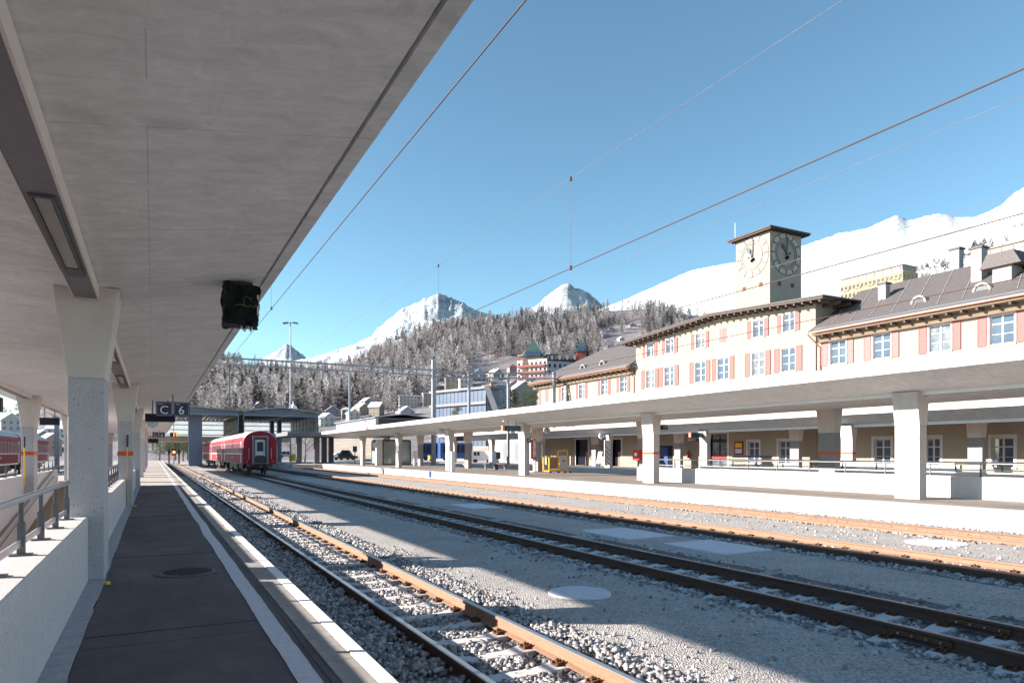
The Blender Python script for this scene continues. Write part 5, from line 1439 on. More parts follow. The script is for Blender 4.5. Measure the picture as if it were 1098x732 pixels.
# ================================================================== hills, mountains, forest, town
def lerp_pts(pts, x):
    if x <= pts[0][0]: return pts[0][1]
    for (a, ya), (c, yc) in zip(pts[:-1], pts[1:]):
        if x <= c: return ya + (yc - ya) * (x - a) / (c - a)
    return pts[-1][1]
def smooth_pts(pts, x, w=10):
    return (lerp_pts(pts, x - w) + 2 * lerp_pts(pts, x) + lerp_pts(pts, x + w)) / 4
def fbm(p, o=5): 
    s = 0; a = 1
    for i in range(o): s += a * noise.noise(p); p = p * 2.03; a *= .52
    return s
WOB = .3
def mountain(name, sky_, base, d0, d1, px0, px1, mat, nx=260, ny=60, rough=1., power=1.1, rock=.5, ridge=1., foot_dip=0):
    """terrain from its foot d0 (metres) up to a crest d1 away, then down behind; the crest follows the skyline"""
    V = []; Fc = []
    for j in range(ny + 14):
        s = j / ny
        for i in range(nx + 1):
            px = px0 + (px1 - px0) * i / nx
            fine_ = smooth_pts(sky_, px, 1.5) + (1.5 if d1 > 4000 else .9) * noise.noise(Vector((px * .21, d1, 0))) + .8 * noise.noise(Vector((px * .55, d1, 3))); wide_ = sum(lerp_pts(sky_, px + q) for q in (-80, -60, -40, -25, -12, 0, 12, 25, 40, 60, 80)) / 11
            kk = min(1, max(0, (s - .72) / .28)) ** 1.6; pyc = wide_ + (fine_ - wide_) * kk; pyb = lerp_pts(base, px)
            wob = .16 * fbm(Vector((px * .012 + 3, 0, d1 * .001)), 3)
            D1 = d1 * (1 + wob * (0 if d1 < 4000 else .3))
            if s <= 1:
                d = d0 + (D1 - d0) * s
                e = (HY - pyb) + ((HY - pyc) - (HY - pyb)) * (s ** power)
                z = EYE + e / F * d
                w_ = 4 * s * (1 - s) * .9 + .10 * s
            else:
                d = D1 * (1 + (s - 1) * 2.2)
                z = EYE + (HY - pyc) / F * D1 * (1 - (s - 1) * 3.0); w_ = .3
            r = (px - CX) / F * d
            X, Y = r * CO + d * SI, d * CO - r * SI
            k = d1 * .05
            q = Vector((X / k, Y / k, 7))
            h = fbm(q, 6)
            rg = (1 - abs(noise.noise(q * 1.4))) ** 2 + .5 * (1 - abs(noise.noise(q * 3.1))) ** 2 + .25 * (1 - abs(noise.noise(q * 6.5))) ** 2
            z += w_ * rough * k * (.10 * h + .10 * ridge * (rg - .9)) + (.012 * d1 * rough * .12 * noise.noise(Vector((px * .35, s * 9, 2))) if s > .9 else 0)
            V.append((X, Y, z))
    n = nx + 1
    for j in range(ny + 13):
        for i in range(nx): Fc.append((j * n + i, j * n + i + 1, (j + 1) * n + i + 1, (j + 1) * n + i))
    me = bpy.data.meshes.new(name); me.from_pydata(V, [], Fc); me.materials.append(mat)
    me.polygons.foreach_set('use_smooth', [True] * len(Fc)); me.update()
    o = bpy.data.objects.new(name, me); COL.objects.link(o); struct(o); return o
SKY_BIG = [(540, 352), (620, 340), (668, 322), (700, 308), (740, 290), (788, 281), (826, 273), (857, 265), (900, 250), (930, 245), (942, 239), (960, 231), (968, 233), (975, 236), (985, 234), (1000, 230), (1012, 229), (1025, 233), (1045, 233), (1060, 227), (1075, 219), (1085, 209), (1098, 201), (1150, 180), (1300, 170)]
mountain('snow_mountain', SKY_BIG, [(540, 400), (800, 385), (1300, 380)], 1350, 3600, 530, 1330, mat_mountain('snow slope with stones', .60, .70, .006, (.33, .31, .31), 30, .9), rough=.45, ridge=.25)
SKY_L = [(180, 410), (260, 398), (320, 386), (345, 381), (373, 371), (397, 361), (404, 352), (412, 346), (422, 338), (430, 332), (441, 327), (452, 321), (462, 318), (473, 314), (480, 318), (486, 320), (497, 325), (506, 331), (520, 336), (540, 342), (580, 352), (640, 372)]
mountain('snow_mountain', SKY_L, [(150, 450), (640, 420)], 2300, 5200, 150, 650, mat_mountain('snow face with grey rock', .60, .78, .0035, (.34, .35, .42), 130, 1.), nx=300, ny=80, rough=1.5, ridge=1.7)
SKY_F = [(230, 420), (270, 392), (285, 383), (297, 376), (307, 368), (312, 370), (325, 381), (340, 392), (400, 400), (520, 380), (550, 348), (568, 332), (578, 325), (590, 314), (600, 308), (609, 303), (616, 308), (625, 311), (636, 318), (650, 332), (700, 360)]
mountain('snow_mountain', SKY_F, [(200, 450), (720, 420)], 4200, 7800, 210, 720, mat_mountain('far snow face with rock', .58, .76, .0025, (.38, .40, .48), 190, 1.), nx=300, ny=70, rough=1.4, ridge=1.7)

# forested hill behind the town
RID = [(-500, 440), (-200, 446), (0, 446), (60, 440), (120, 425), (180, 412), (205, 404), (235, 386), (270, 392), (300, 399), (345, 400), (380, 392), (405, 378), (430, 364), (470, 351), (520, 345), (600, 338), (640, 334), (700, 331), (740, 338), (790, 342), (830, 345), (880, 344), (920, 338), (960, 340), (1100, 345), (1300, 350)]
HD0, HD1 = 190., 1250.
def hill_py(px, s): 
    r = smooth_pts(RID, px, 8)
    return HY - 3 - (HY - 3 - r) * (s ** .62)
def hill_pt(px, s):
    d = HD0 + (HD1 * (1 + .1 * noise.noise(Vector((px * .01, 2, 2)))) - HD0) * s
    p = pt(px, hill_py(px, s), d)
    q = p / 60; q.z = 0
    p.z += (noise.noise(q) * 5 + noise.noise(q * 2.5) * 2.5) * min(1, 4 * s) * (1 if s < .9 else (1 - s) * 10)
    return p
def hillmat():
    m, nt, b = newmat('forest floor with snow patches')
    p = pos(nt)
    n = noise_(nt, mapped(nt, p, (1, 1, 1.6)), .018, 6, .65)
    f2 = noise_(nt, p, .12, 5, .7)
    c = ramp(nt, n, [(.60, (.16, .15, .155)), (.68, (.62, .64, .68))])
    c = mix(nt, .35, c, ramp(nt, f2, [(.35, (.08, .078, .08)), (.65, (.36, .35, .36))]))
    nt.links.new(c, b.inputs['Base Color']); b.inputs['Roughness'].default_value = .95
    return m
V = []; Fc = []; NX, NY = 300, 70
for j in range(NY + 8):
    s = j / NY
    for i in range(NX + 1):
        px = -500 + 1800 * i / NX
        if s <= 1: p = hill_pt(px, s)
        else:
            p = hill_pt(px, 1.0); k = 1 + (s - 1) * 3; z = p.z * (1 - (s - 1) * 2.5); p = p * k; p.z = z
        if s == 0: p.z = -.4
        V.append(p)
for j in range(NY + 7):
    for i in range(NX): Fc.append((j * (NX + 1) + i, j * (NX + 1) + i + 1, (j + 1) * (NX + 1) + i + 1, (j + 1) * (NX + 1) + i))
me = bpy.data.meshes.new('forested_hill'); me.from_pydata(V, [], Fc); me.materials.append(hillmat()); me.polygons.foreach_set('use_smooth', [True] * len(Fc))
o = bpy.data.objects.new('forested_hill', me); COL.objects.link(o); struct(o)
# nearer scrubby hillside at the right behind the hotels
RID2 = [(880, 352), (915, 330), (940, 312), (960, 300), (985, 290), (1000, 284), (1030, 272), (1060, 258), (1080, 248), (1098, 241), (1150, 225), (1300, 200)]
V = []; Fc = []
def h2(px, s):
    d = 340 + (760 - 340) * s; py = 440 - (440 - smooth_pts(RID2, px, 6)) * s ** .7
    p = pt(px, py, d); p.z += 1.5 * noise.noise(p / 25); return p
for j in range(40):
    for i in range(101):
        s = j / 32; px = 880 + 420 * i / 100
        if s <= 1: p = h2(px, s)
        else: p = h2(px, 1.); z = p.z * (1 - (s - 1) * 2); p = p * (1 + (s - 1)); p.z = z
        V.append(p)
for j in range(39):
    for i in range(100): Fc.append((j * 101 + i, j * 101 + i + 1, (j + 1) * 101 + i + 1, (j + 1) * 101 + i))
me = bpy.data.meshes.new('snowy_hillside'); me.from_pydata(V, [], Fc)
me.materials.append(mat_snowrock('snowy scrub', .25, .5, .06, (.28, .24, .21))); me.polygons.foreach_set('use_smooth', [True] * len(Fc))
o = bpy.data.objects.new('snowy_hillside', me); COL.objects.link(o); struct(o)

# tree prototypes: a cloud of small faces round a trunk
def tree_arrays(kind, seed, nleaf=170):
    r = np.random.default_rng(seed); V = []; Cc = []
    H = 1.0
    def tri(c, u, w): V.extend([c - u, c + u * .9, c + w]); 
    for k in range(nleaf):
        h = r.uniform(0.10, 1.0) ** .85
        if kind == 'larch': R0 = .25 * (1 - h) ** .7 + .014
        else: R0 = .24 * (1 - h) ** .9 + .012
        R0 *= .75 + .45 * math.sin(h * 31 + seed) * .5 + .1
        a = r.uniform(0, 2 * PI); rr = R0 * r.uniform(.35, 1.1)
        c = np.array([math.cos(a) * rr, math.sin(a) * rr, h])
        out = np.array([math.cos(a), math.sin(a), r.uniform(-.35, .25)]); side = np.array([-math.sin(a), math.cos(a), r.uniform(-.4, .4)])
        L = r.uniform(.05, .10) * (1.25 - h * .7)
        u = side * L * .6; w = out * L * .9 + np.array([0, 0, r.uniform(-.02, .07)])
        tri(c, u, w)
        t = r.uniform(.85, 1.12)
        Cc += [t] * 3
    for k in range(3):
        a = 2 * PI * k / 3; x, y = math.cos(a) * .012, math.sin(a) * .012; a2 = a + 2 * PI / 3
        V.extend([np.array([x, y, 0.]), np.array([math.cos(a2) * .012, math.sin(a2) * .012, 0.]), np.array([0, 0, .98])]); Cc += [.45] * 3
    return np.array(V), np.array(Cc)
FROST = [(.38, .35, .355), (.32, .29, .29), (.44, .41, .42), (.27, .235, .23), (.36, .33, .33), (.50, .48, .50)]
GREEN = [(.07, .08, .08), (.10, .105, .10), (.06, .07, .078)]
PROT = []
for k, cc in enumerate(FROST): PROT.append((tree_arrays('larch', 11 + k), cc))
for k, cc in enumerate(GREEN): PROT.append((tree_arrays('spruce', 51 + k), cc))
def mesh_from(V, C, name):
    n = len(V) // 3
    me = bpy.data.meshes.new(name)
    me.vertices.add(len(V)); me.vertices.foreach_set('co', V.reshape(-1)); me.loops.add(len(V)); me.loops.foreach_set('vertex_index', np.arange(len(V)))
    me.polygons.add(n); me.polygons.foreach_set('loop_start', np.arange(0, n * 3, 3)); me.polygons.foreach_set('loop_total', np.full(n, 3)); me.update(calc_edges=True)
    at = me.color_attributes.new('tint', 'FLOAT_COLOR', 'POINT'); at.data.foreach_set('color', C.reshape(-1)); me.materials.append(MT['leaf'])
    return me
clear = [(470, 640, .16, .44)]
pts = []
rr = np.random.default_rng(21)
VILLAGE = [(489, 424), (500, 424), (477, 422), (438, 438), (459, 436), (391, 446), (401, 446), (396, 440), (372, 448), (380, 450), (353, 458), (357, 448), (278, 440), (437, 447), (528, 432), (537, 426), (535, 410), (514, 408), (554, 427), (551, 402), (667, 367), (679, 352), (656, 356)]
def in_clear(px, s):
    py = hill_py(px, s)
    if any(abs(px - a) < 10 and b - 1 < py < b + 26 for a, b in VILLAGE): return True
    if 355 < px < 700 and py > 443: return True
    if 440 < px < 560 and py > 428: return True
    if 500 < px < 640 and py > 392: return True
    if 440 < px < 460 and 405 < py: return False
    if 500 < px < 560 and 383 < py: return noise.noise(Vector((px * .05, py * .1, 0))) > -.1
    if 640 < px < 700 and 350 < py < 380: return noise.noise(Vector((px * .08, py * .12, 4))) > -.05
    if px > 745: return rr.uniform() < .82
    return False
while len(pts) < 5200:
    px = rr.uniform(-120, 950) if rr.uniform() > .25 else rr.uniform(190, 760); s = rr.uniform(.05, 1.0) ** 1.0
    if px < 190 and rr.uniform() < .5: continue
    if px < 60 and rr.uniform() < .6: continue
    py = hill_py(px, s)
    if py > 452 or in_clear(px, s): continue
    if noise.noise(Vector((px * .02, s * 8, 1))) > .36 and rr.uniform() < .7: continue
    if px > 700 and rr.uniform() < (px - 700) / 90: continue
    pts.append((px, s))
pts.sort(key=lambda q: q[1])
big = pts[:300]; rest = pts[300:]
def pick(px, s):
    g = noise.noise(Vector((px * .03, s * 12, 9)))
    if rr.uniform() < (.30 if g < 0 else .12): return int(rr.integers(6, 9))
    return int(rr.integers(0, 6))
PM = []
for (V, t), cc in PROT:
    C = np.ones((len(V), 4)); C[:, :3] = np.array(cc)[None] * t[:, None]; PM.append(mesh_from(V, C, 'larch_tree'))
for px, s in big:
    p = hill_pt(px, s); k = pick(px, s); o = bpy.data.objects.new('frosty_larch' if k < 6 else 'dark_spruce', PM[k]); COL.objects.link(o)
    h = rr.uniform(11, 19); w = rr.uniform(.85, 1.2)
    o.location = (p.x, p.y, p.z - .3); o.scale = (h * w, h * w, h); o.rotation_euler = (0, 0, rr.uniform(0, 6.28))
    if k < 6: tag(o, 'frost covered grey brown larch in the lower edge of the hillside forest', 'tree', 'frosty larches at the foot of the forest')
    else: tag(o, 'dark green conifer in the lower edge of the hillside forest', 'tree', 'dark conifers at the foot of the forest')
VV = []; CC = []
for px, s in rest:
    p = hill_pt(px, s); k = pick(px, s); (V, t), cc = PROT[k]
    sub = V if s < .5 else V
    h = rr.uniform(13, 24) * (1.05 if s < .6 else 1); w = rr.uniform(.85, 1.25) * h; a = rr.uniform(0, 6.28); c_, s_ = math.cos(a), math.sin(a)
    Q = np.stack([(V[:, 0] * c_ - V[:, 1] * s_) * w + p.x, (V[:, 0] * s_ + V[:, 1] * c_) * w + p.y, V[:, 2] * h + p.z - .3], 1)
    C = np.ones((len(V), 4)); C[:, :3] = np.array(cc)[None] * t[:, None] * rr.uniform(.8, 1.2)
    VV.append(Q); CC.append(C)
me = mesh_from(np.concatenate(VV), np.concatenate(CC), 'hillside_forest'); o = bpy.data.objects.new('hillside_forest', me); COL.objects.link(o); stuff(o); tag
# scrub on the right hillside
VV = []; CC = []
for k in range(900):
    px = rr.uniform(905, 1200); s = rr.uniform(.25, 1.0)
    if noise.noise(Vector((px * .03, s * 5, 0))) < -.02 - .3 * (s > .8): continue
    p = h2(px, s); (V, t), cc = PROT[int(rr.choice([3, 4, 1, 7, 6, 3]))]; h = rr.uniform(4, 9); w = h * rr.uniform(1.6, 2.3)
    Q = np.stack([V[:, 0] * w + p.x, V[:, 1] * w + p.y, V[:, 2] * h + p.z - .3], 1); C = np.ones((len(V), 4)); C[:, :3] = np.array(cc)[None] * t[:, None]
    VV.append(Q); CC.append(C)
me = mesh_from(np.concatenate(VV), np.concatenate(CC), 'hillside_scrub'); o = bpy.data.objects.new('hillside_scrub', me); COL.objects.link(o); stuff(o)

# single trees near the station
def near_tree(px, pyb, d, h, w, kind, lab, cols, n=2600):
    p = pt(px, pyb, d); r = np.random.default_rng(int(px * 7 + h))
    t = thing('pine_tree' if kind == 'pine' else 'bare_tree', lab, 'tree', (p.x, p.y, p.z - .3))
    b = MB(); b.cyl((0, 0, 0), (0.1, 0, h * .5), h * .022, 8, h * .014); b.cyl((0.1, 0, h * .5), (0, 0, h * .92), h * .014, 8, h * .004)
    rr_ = random.Random(int(px)); tips = []
    for k in range(16):
        z = h * (.22 + .68 * k / 16); a = rr_.uniform(0, 6.28); L = w * (1.1 - .75 * k / 16) * rr_.uniform(.6, 1.1) * (.5 if kind == 'pine' else .55)
        e = (math.cos(a) * L, math.sin(a) * L, z + (L * .25 if kind == 'pine' else L * .9)); b.cyl((0.05, 0, z), e, h * .007, 5, h * .002); tips.append(e)
        for q in range(2):
            a2 = a + rr_.uniform(-.8, .8); b.cyl(((0.05 + e[0]) / 2, e[1] / 2, (z + e[2]) / 2), (e[0] + math.cos(a2) * L * .4, e[1] + math.sin(a2) * L * .4, e[2] + L * .25), h * .003, 4, h * .001)
            tips.append((e[0] + math.cos(a2) * L * .4, e[1] + math.sin(a2) * L * .4, e[2] + L * .25))
    b.build('trunk', 'bark', t, local=True)
    V = []; C = []
    m = n // len(tips)
    for e in tips:
        cc = cols[rr_.randrange(len(cols))]; sp = w * (.17 if kind == 'pine' else .20)
        for q in range(m):
            c = np.array(e) + r.normal(size=3) * np.array([sp, sp, sp * .55]); u = r.normal(size=3); u /= np.linalg.norm(u); v = r.normal(size=3); v -= u * v.dot(u); v /= np.linalg.norm(v)
            s = h * (.012 if kind == 'pine' else .007); V += [c - u * s, c + u * s, c + v * s * 1.9]; t_ = r.uniform(.7, 1.3); C += [(cc[0] * t_, cc[1] * t_, cc[2] * t_, 1)] * 3
    me = mesh_from(np.array(V), np.array(C), 'crown'); o = bpy.data.objects.new('crown', me); COL.objects.link(o); o.parent = t
    return t
PINE = [(.07, .09, .035), (.11, .12, .04), (.16, .15, .05)]; BARE = [(.24, .20, .17), (.18, .15, .13), (.30, .27, .25)]
near_tree(171, 496, 165, 9, 6.5, 'pine', 'dark blue green pine at the end of the near platform, left of the signals', [(.05, .07, .05), (.08, .10, .06)])
near_tree(181, 496, 175, 10.5, 5, 'pine', 'olive green pine with hanging boughs above the red signal light', PINE)
near_tree(188, 496, 185, 10.5, 5, 'bare', 'bare brown tree right behind the red signal light', BARE)
near_tree(196, 496, 170, 9, 5, 'pine', 'ragged olive pine left of the blue grey shed column', PINE)
near_tree(201, 496, 190, 9.5, 5.5, 'pine', 'dark conifer directly beside the blue grey shed column', [(.05, .06, .05), (.07, .08, .06)])
near_tree(163, 497, 200, 9, 6, 'bare', 'pale bare tree behind the display boards of the near platform', BARE)
near_tree(217, 497, 205, 8, 5, 'bare', 'bare tree just right of the blue grey shed column', BARE)
near_tree(327, 497, 150, 8.0, 7, 'bare', 'large pale bare tree seen under the roof right of the red train end', BARE, 3600)
near_tree(318, 497, 165, 7.5, 6, 'bare', 'smaller bare tree seen beside the yellow grit bin', BARE)
near_tree(567, 450, 110, 4.8, 3.6, 'pine', 'round dark green pine just left of the station building', [(.05, .065, .03), (.08, .09, .04)])
near_tree(490, 452, 140, 3.6, 1.6, 'pine', 'small brownish pine tip over the canopy in front of the glass building', [(.11, .10, .05)])
near_tree(549, 448, 150, 7, 2.4, 'pine', 'slim dark conifer beside the pink brick villa', [(.045, .06, .04)])
for k, (px, py, lab) in enumerate(((775, 352, 'first small dark pine left of the clock tower on the snow slope'), (758, 350, 'dark pine on the snow slope above the gable roof'), (745, 352, 'grey pine at the edge of the snow slope above the gable roof'),
                                   (898, 346, 'dark pine seen just right of the gable roof end'), (884, 346, 'grey brown tree seen above the right end of the gable roof'))):
    near_tree(px, py, 420, 9, 5, 'pine' if k != 4 else 'bare', lab, [(.06, .065, .055), (.10, .09, .08)] if k != 4 else BARE, 900)

# town buildings
def house(px, py, d, w, l, h, lab, wall='plaster2', roof='snow', kind='gable', floors=3, cols=4, rot=0., rh=None, name='house', cat='house', winm='shed', side=True, eave=.5, ridge='x', wf=.30, z0=-1.6, axis=None, band=None, shut=None):
    p = pt(px, py, d); rz = math.atan2(-p.x, p.y) + rot
    if axis: p, rz = axis, 0.
    t = thing(name, lab, cat, p, rz=rz); 
    MB().box(-w / 2, w / 2, 0, l, z0, h).build('wall', wall, t, local=True)
    rh = rh if rh is not None else w * .28
    if kind == 'gable':
        if ridge == 'y':
            b = MB(); b.prism([(-w / 2 - eave, h - .3), (0, h + rh), (w / 2 + eave, h - .3), (w / 2 + eave, h - .02), (0, h + rh + .35), (-w / 2 - eave, h - .02)], -eave, l + eave, 'y'); b.build('roof', roof, t, local=True)
            MB().prism([(-w / 2, h), (w / 2, h), (0, h + rh)], .01, l - .01, 'y').build('gable', wall, t, local=True)
        else:
            b = MB(); b.prism([(-eave, h - .3), (l / 2, h + rh), (l + eave, h - .3), (l + eave, h - .02), (l / 2, h + rh + .35), (-eave, h - .02)], -w / 2 - eave, w / 2 + eave, 'x'); b.build('roof', roof, t, local=True)
            MB().prism([(0, h), (l, h), (l / 2, h + rh)], -w / 2 + .01, w / 2 - .01, 'x').build('gable', wall, t, local=True)
    elif kind == 'hip':
        e = eave; k = min(w, l) / 2
        b = MB(); b.add([(-w / 2 - e, -e, h), (w / 2 + e, -e, h), (w / 2 + e, l + e, h), (-w / 2 - e, l + e, h), (-w / 2 + k, l / 2, h + rh), (w / 2 - k + .01, l / 2, h + rh)], [(3, 2, 1, 0), (0, 1, 5, 4), (1, 2, 5), (2, 3, 4, 5), (3, 0, 4)]); b.build('roof', roof, t, local=True)
    elif kind == 'flat':
        MB().box(-w / 2 - eave, w / 2 + eave, -eave, l + eave, h + .002, h + .35).build('roof', roof, t, local=True)
    elif kind == 'pyramid':
        b = MB(); e = eave; b.add([(-w / 2 - e, -e, h), (w / 2 + e, -e, h), (w / 2 + e, l + e, h), (-w / 2 - e, l + e, h), (0, l / 2, h + rh)], [(3, 2, 1, 0), (0, 1, 4), (1, 2, 4), (2, 3, 4), (3, 0, 4)]); b.build('roof', roof, t, local=True)
    fh = h / floors; ww = w / cols * wf; wh = fh * .5
    w0 = None
    for f in range(floors):
        for c in range(cols):
            x = -w / 2 + w * (c + .5) / cols; z = fh * f + fh * .28
            if w0 is None:
                w0 = MB().box(-ww / 2, ww / 2, -.05, .1, 0, wh).build('window', winm, t, local=True); w0.location = (x, 0, z)
            else:
                q = w0.copy(); COL.objects.link(q); q.parent = t; q.location = (x, 0, z)
    if side:
        nc = max(1, int(l / (w / cols)))
        for f in range(floors):
            for c in range(nc):
                for sx in (-1, 1):
                    q = w0.copy(); COL.objects.link(q); q.parent = t; q.location = (sx * w / 2, l * (c + .5) / nc, fh * f + fh * .28); q.rotation_euler = (0, 0, PI / 2 * sx)
    if band:
        for f in range(floors): MB().box(-w / 2 - .02, w / 2 + .02, -.12, -.0, fh * f - .15, fh * f + .05).build('floor_band', band, t, local=True)
    return t
# glass office block
p = pt(466, 447, 165); 
def glassblock():
    a = pt(463.5, 447, 165); c = pt(521, 447, 152); a.z = c.z = 0
    t = thing('glass_office', 'modern office block of blue glass bands with dark flat slabs behind the canopies', 'office building', a); u = (c - a); L = u.length; rz = math.atan2(u.y, u.x); t.rotation_euler = (0, 0, rz)
    top = pt(466, 419.5, 165).z; fh = (top - 3) / 4.; 
    MB().box(0, L, .3, 4, -1, top - .3).build('core', 'shed', t, local=True)
    for k in range(5):
        z = top - .55 - k * fh
        MB().box(-.5, L + .5 + (0 if k else .4), -.6, 4.5, z, z + .55).build('floor_slab', 'dsteel', t, local=True)
        if k < 4:
            g = MB().box(0, L, 0, .1, z - fh + .56, z - .01).build('glass_band', 'glassblue', t, local=True)
            b = MB(); n = 14
            for i in range(n + 1): b.box(L * i / n - .03, L * i / n + .03, -.08, -.005, z - fh + .56, z - .01)
            b.box(0, L, -.1, -.006, z - fh * .82, z - fh * .82 + .08)
            b.build('mullions', 'dsteel', g, local=True)
    b = MB(); b.beam((L + .6, -.3, top), (L + 6, 3, 0), .9, 1.2); b.build('side_stair', 'shed', t, local=True)
glassblock()
# grand hotel on the hillside
def hotel():
    D = 330
    c = pt(586.5, 437, D); 
    t = thing('grand_hotel', 'large hillside hotel with green pointed towers, red balconies and a blue grey flank', 'hotel', c); base = math.atan2(-c.x, c.y)
    zt = pt(586, 384, D).z - c.z
    t.rotation_euler = (0, 0, base)
    # balcony wing to the left, receding; grey wing to the right
    sc_ = D / F
    wl = 33 * sc_; wr = 34 * sc_
    A = math.radians(28); B_ = math.radians(-22)
    def wing(ang, w, sgn, h, mat, nm):
        b = MB(); ux, uy = math.cos(ang) * sgn, math.sin(abs(ang)); nx_, ny_ = -uy * sgn, ux * sgn
        P = [(0, 0), (ux * w, uy * w), (ux * w + (-.3) * 0, uy * w + 14), (0, 14)]
        b.prism(P if sgn > 0 else P[::-1], -8, h, 'z'); return b.build(nm, mat, t, local=True), (ux, uy)
    o1, u1 = wing(A, wl / math.cos(A), -1, zt, 'plaster2', 'balcony_wing'); o2, u2 = wing(B_, wr / math.cos(B_), 1, zt - 1.2, 'plaster4', 'side_wing')
    L1 = wl / math.cos(A); L2 = wr / math.cos(B_)
    for f in range(6):
        z = zt - 3.2 - f * 3.0
        for k in range(1):
            p0 = Vector((u1[0] * .8, u1[1] * .8 - .55, z)); p1 = Vector((u1[0] * (L1 - .4), u1[1] * (L1 - .4) - .55, z - 0))
            MB().beam(p0, p1, 1.5, 1.0).build('balcony', 'dred', t, local=True)
        for i in range(7):
            q = Vector((u1[0] * L1 * (i + .5) / 7, u1[1] * L1 * (i + .5) / 7, z + 1.3)); MB().beam(q + Vector((u1[0] * .5, u1[1] * .5 - .02, 0)), q - Vector((u1[0] * .5, u1[1] * .5 + .02, 0)), .2, 1.0).build('window', 'screen', t, local=True)
    for f in range(5):
        for i in range(6):
            z = zt - 3.4 - f * 3.4; q = Vector((u2[0] * L2 * (i + .5) / 6, u2[1] * L2 * (i + .5) / 6, z)); MB().beam(q + Vector((u2[0] * .55, u2[1] * .55, 0)), q - Vector((u2[0] * .55, u2[1] * .55, 0)), .25, 1.7).build('window', 'screen', t, local=True)
    def tower(px, pyt, pyb, w, nm, yy=4, m='teal'):
        x = (px - 586.5) * sc_; zt_ = pt(px, pyt, D).z - c.z; zb = pt(px, pyb, D).z - c.z
        b = MB(); b.add([(x - w / 2, yy - w / 2, zb), (x + w / 2, yy - w / 2, zb), (x + w / 2, yy + w / 2, zb), (x - w / 2, yy + w / 2, zb), (x, yy, zt_)], [(3, 2, 1, 0), (0, 1, 4), (1, 2, 4), (2, 3, 4), (3, 0, 4)]); r = b.build(nm, m, t, local=True)
        MB().box(x - w / 2 + .4, x + w / 2 - .4, yy - w / 2 + .4, yy + w / 2 - .4, -5, zb).build('tower_body', 'plaster5' if w > 7 else 'dred', r, local=True)
        MB().box(x - w * .32, x + w * .32, yy - w / 2 - .1, yy - w / 2 + 1, zb + .3, zb + 2.6).build('dormer', 'glassblue', r, local=True)
    tower(571.5, 359.5, 381, 11, 'tower_roof', 10); tower(623.5, 361, 376, 5.5, 'tower_roof', 6); tower(562, 371, 386, 8, 'tower_roof', 12, 'plaster5')
    b = MB(); 
    x0, x1 = -1, (617 - 586.5) * sc_; z0 = zt - 1.2
    b.prism([(4, z0), (9, z0 + 4.4), (20, z0 + 4.4), (24, z0)], x0, x1, 'x'); r = b.build('mansard_roof', 'teal_dark', t, local=True)
    for i in range(8): MB().box(x0 + 1 + i * (x1 - x0) / 8, x0 + 2.2 + i * (x1 - x0) / 8, 3.5, 6, z0 + 1.0, z0 + 3.0).build('dormer', 'plaster5' if i % 2 else 'glassblue', r, local=True)
    b = MB(); b.box(-wl * .96, -1, 7, 12, zt, zt + 2.2); b.build('attic', 'plaster5', t, local=True); MB().box(-wl * .98, -.6, 6.4, 12.5, zt + 2.202, zt + 2.6).build('attic_roof', 'snow', t, local=True)
MT['teal_dark'] = M('dark green slate', (.05, .075, .07), (.09, .10, .10), 1, .7)
hotel()
def axis_hotel(pxc, pyt, pxl, d, wd, h, lab, wm, cols, fl, nl=None):
    c = pt(pxc, pyt, d); Yfar = yx(pxl, c.x); L = Yfar - c.y
    base = Vector((c.x + wd / 2, c.y, c.z - h))
    t = house(0, 0, 0, wd, L, h - 2.6, lab, wm, 'plaster2', 'flat', fl, 4, name='hotel', cat='hotel', eave=.25, axis=base, side=False, wf=.3)
    w0 = None; H = h - 2.6; fh = H / fl
    for f in range(fl):
        for i in range(cols):
            y = L * (i + .5) / cols; z = fh * f + fh * .25
            b = MB().box(-wd / 2 - .05, -wd / 2 + .1, y - .55, y + .55, z, z + fh * .52).build('window', 'screen', t, local=True)
            if i % 3 == 1 and f: MB().box(-wd / 2 - .45, -wd / 2, y - 1.2, y + 1.2, z - .25, z + .15).build('balcony', 'plaster3', t, local=True)
    MB().box(-wd / 2 + .4, wd / 2 - .4, .4, L - .4, H + .36, H + 2.3).build('attic_storey', 'plaster', t, local=True)
    MB().box(-wd / 2 - .1, wd / 2 + .1, -.1, L + .1, H + 2.302, H + 2.45).build('attic_roof', 'chim', t, local=True)
    for i in range(cols // 2): MB().box(-wd / 2 + .25, -wd / 2 + .5, L * (i + .5) * 2 / cols - .65, L * (i + .5) * 2 / cols + .65, H + .75, H + 2.0).build('attic_window', 'shed', t, local=True)
    return t
axis_hotel(968, 282.5, 901, 235, 8.5, 14, 'long ochre hotel with a white top floor behind the slate roof ridge', 'plaster3', 15, 4)
axis_hotel(1215, 228, 1042, 165, 12, 13.5, 'large cream hotel with many small windows above the right end of the slate roof', 'plaster', 26, 4)
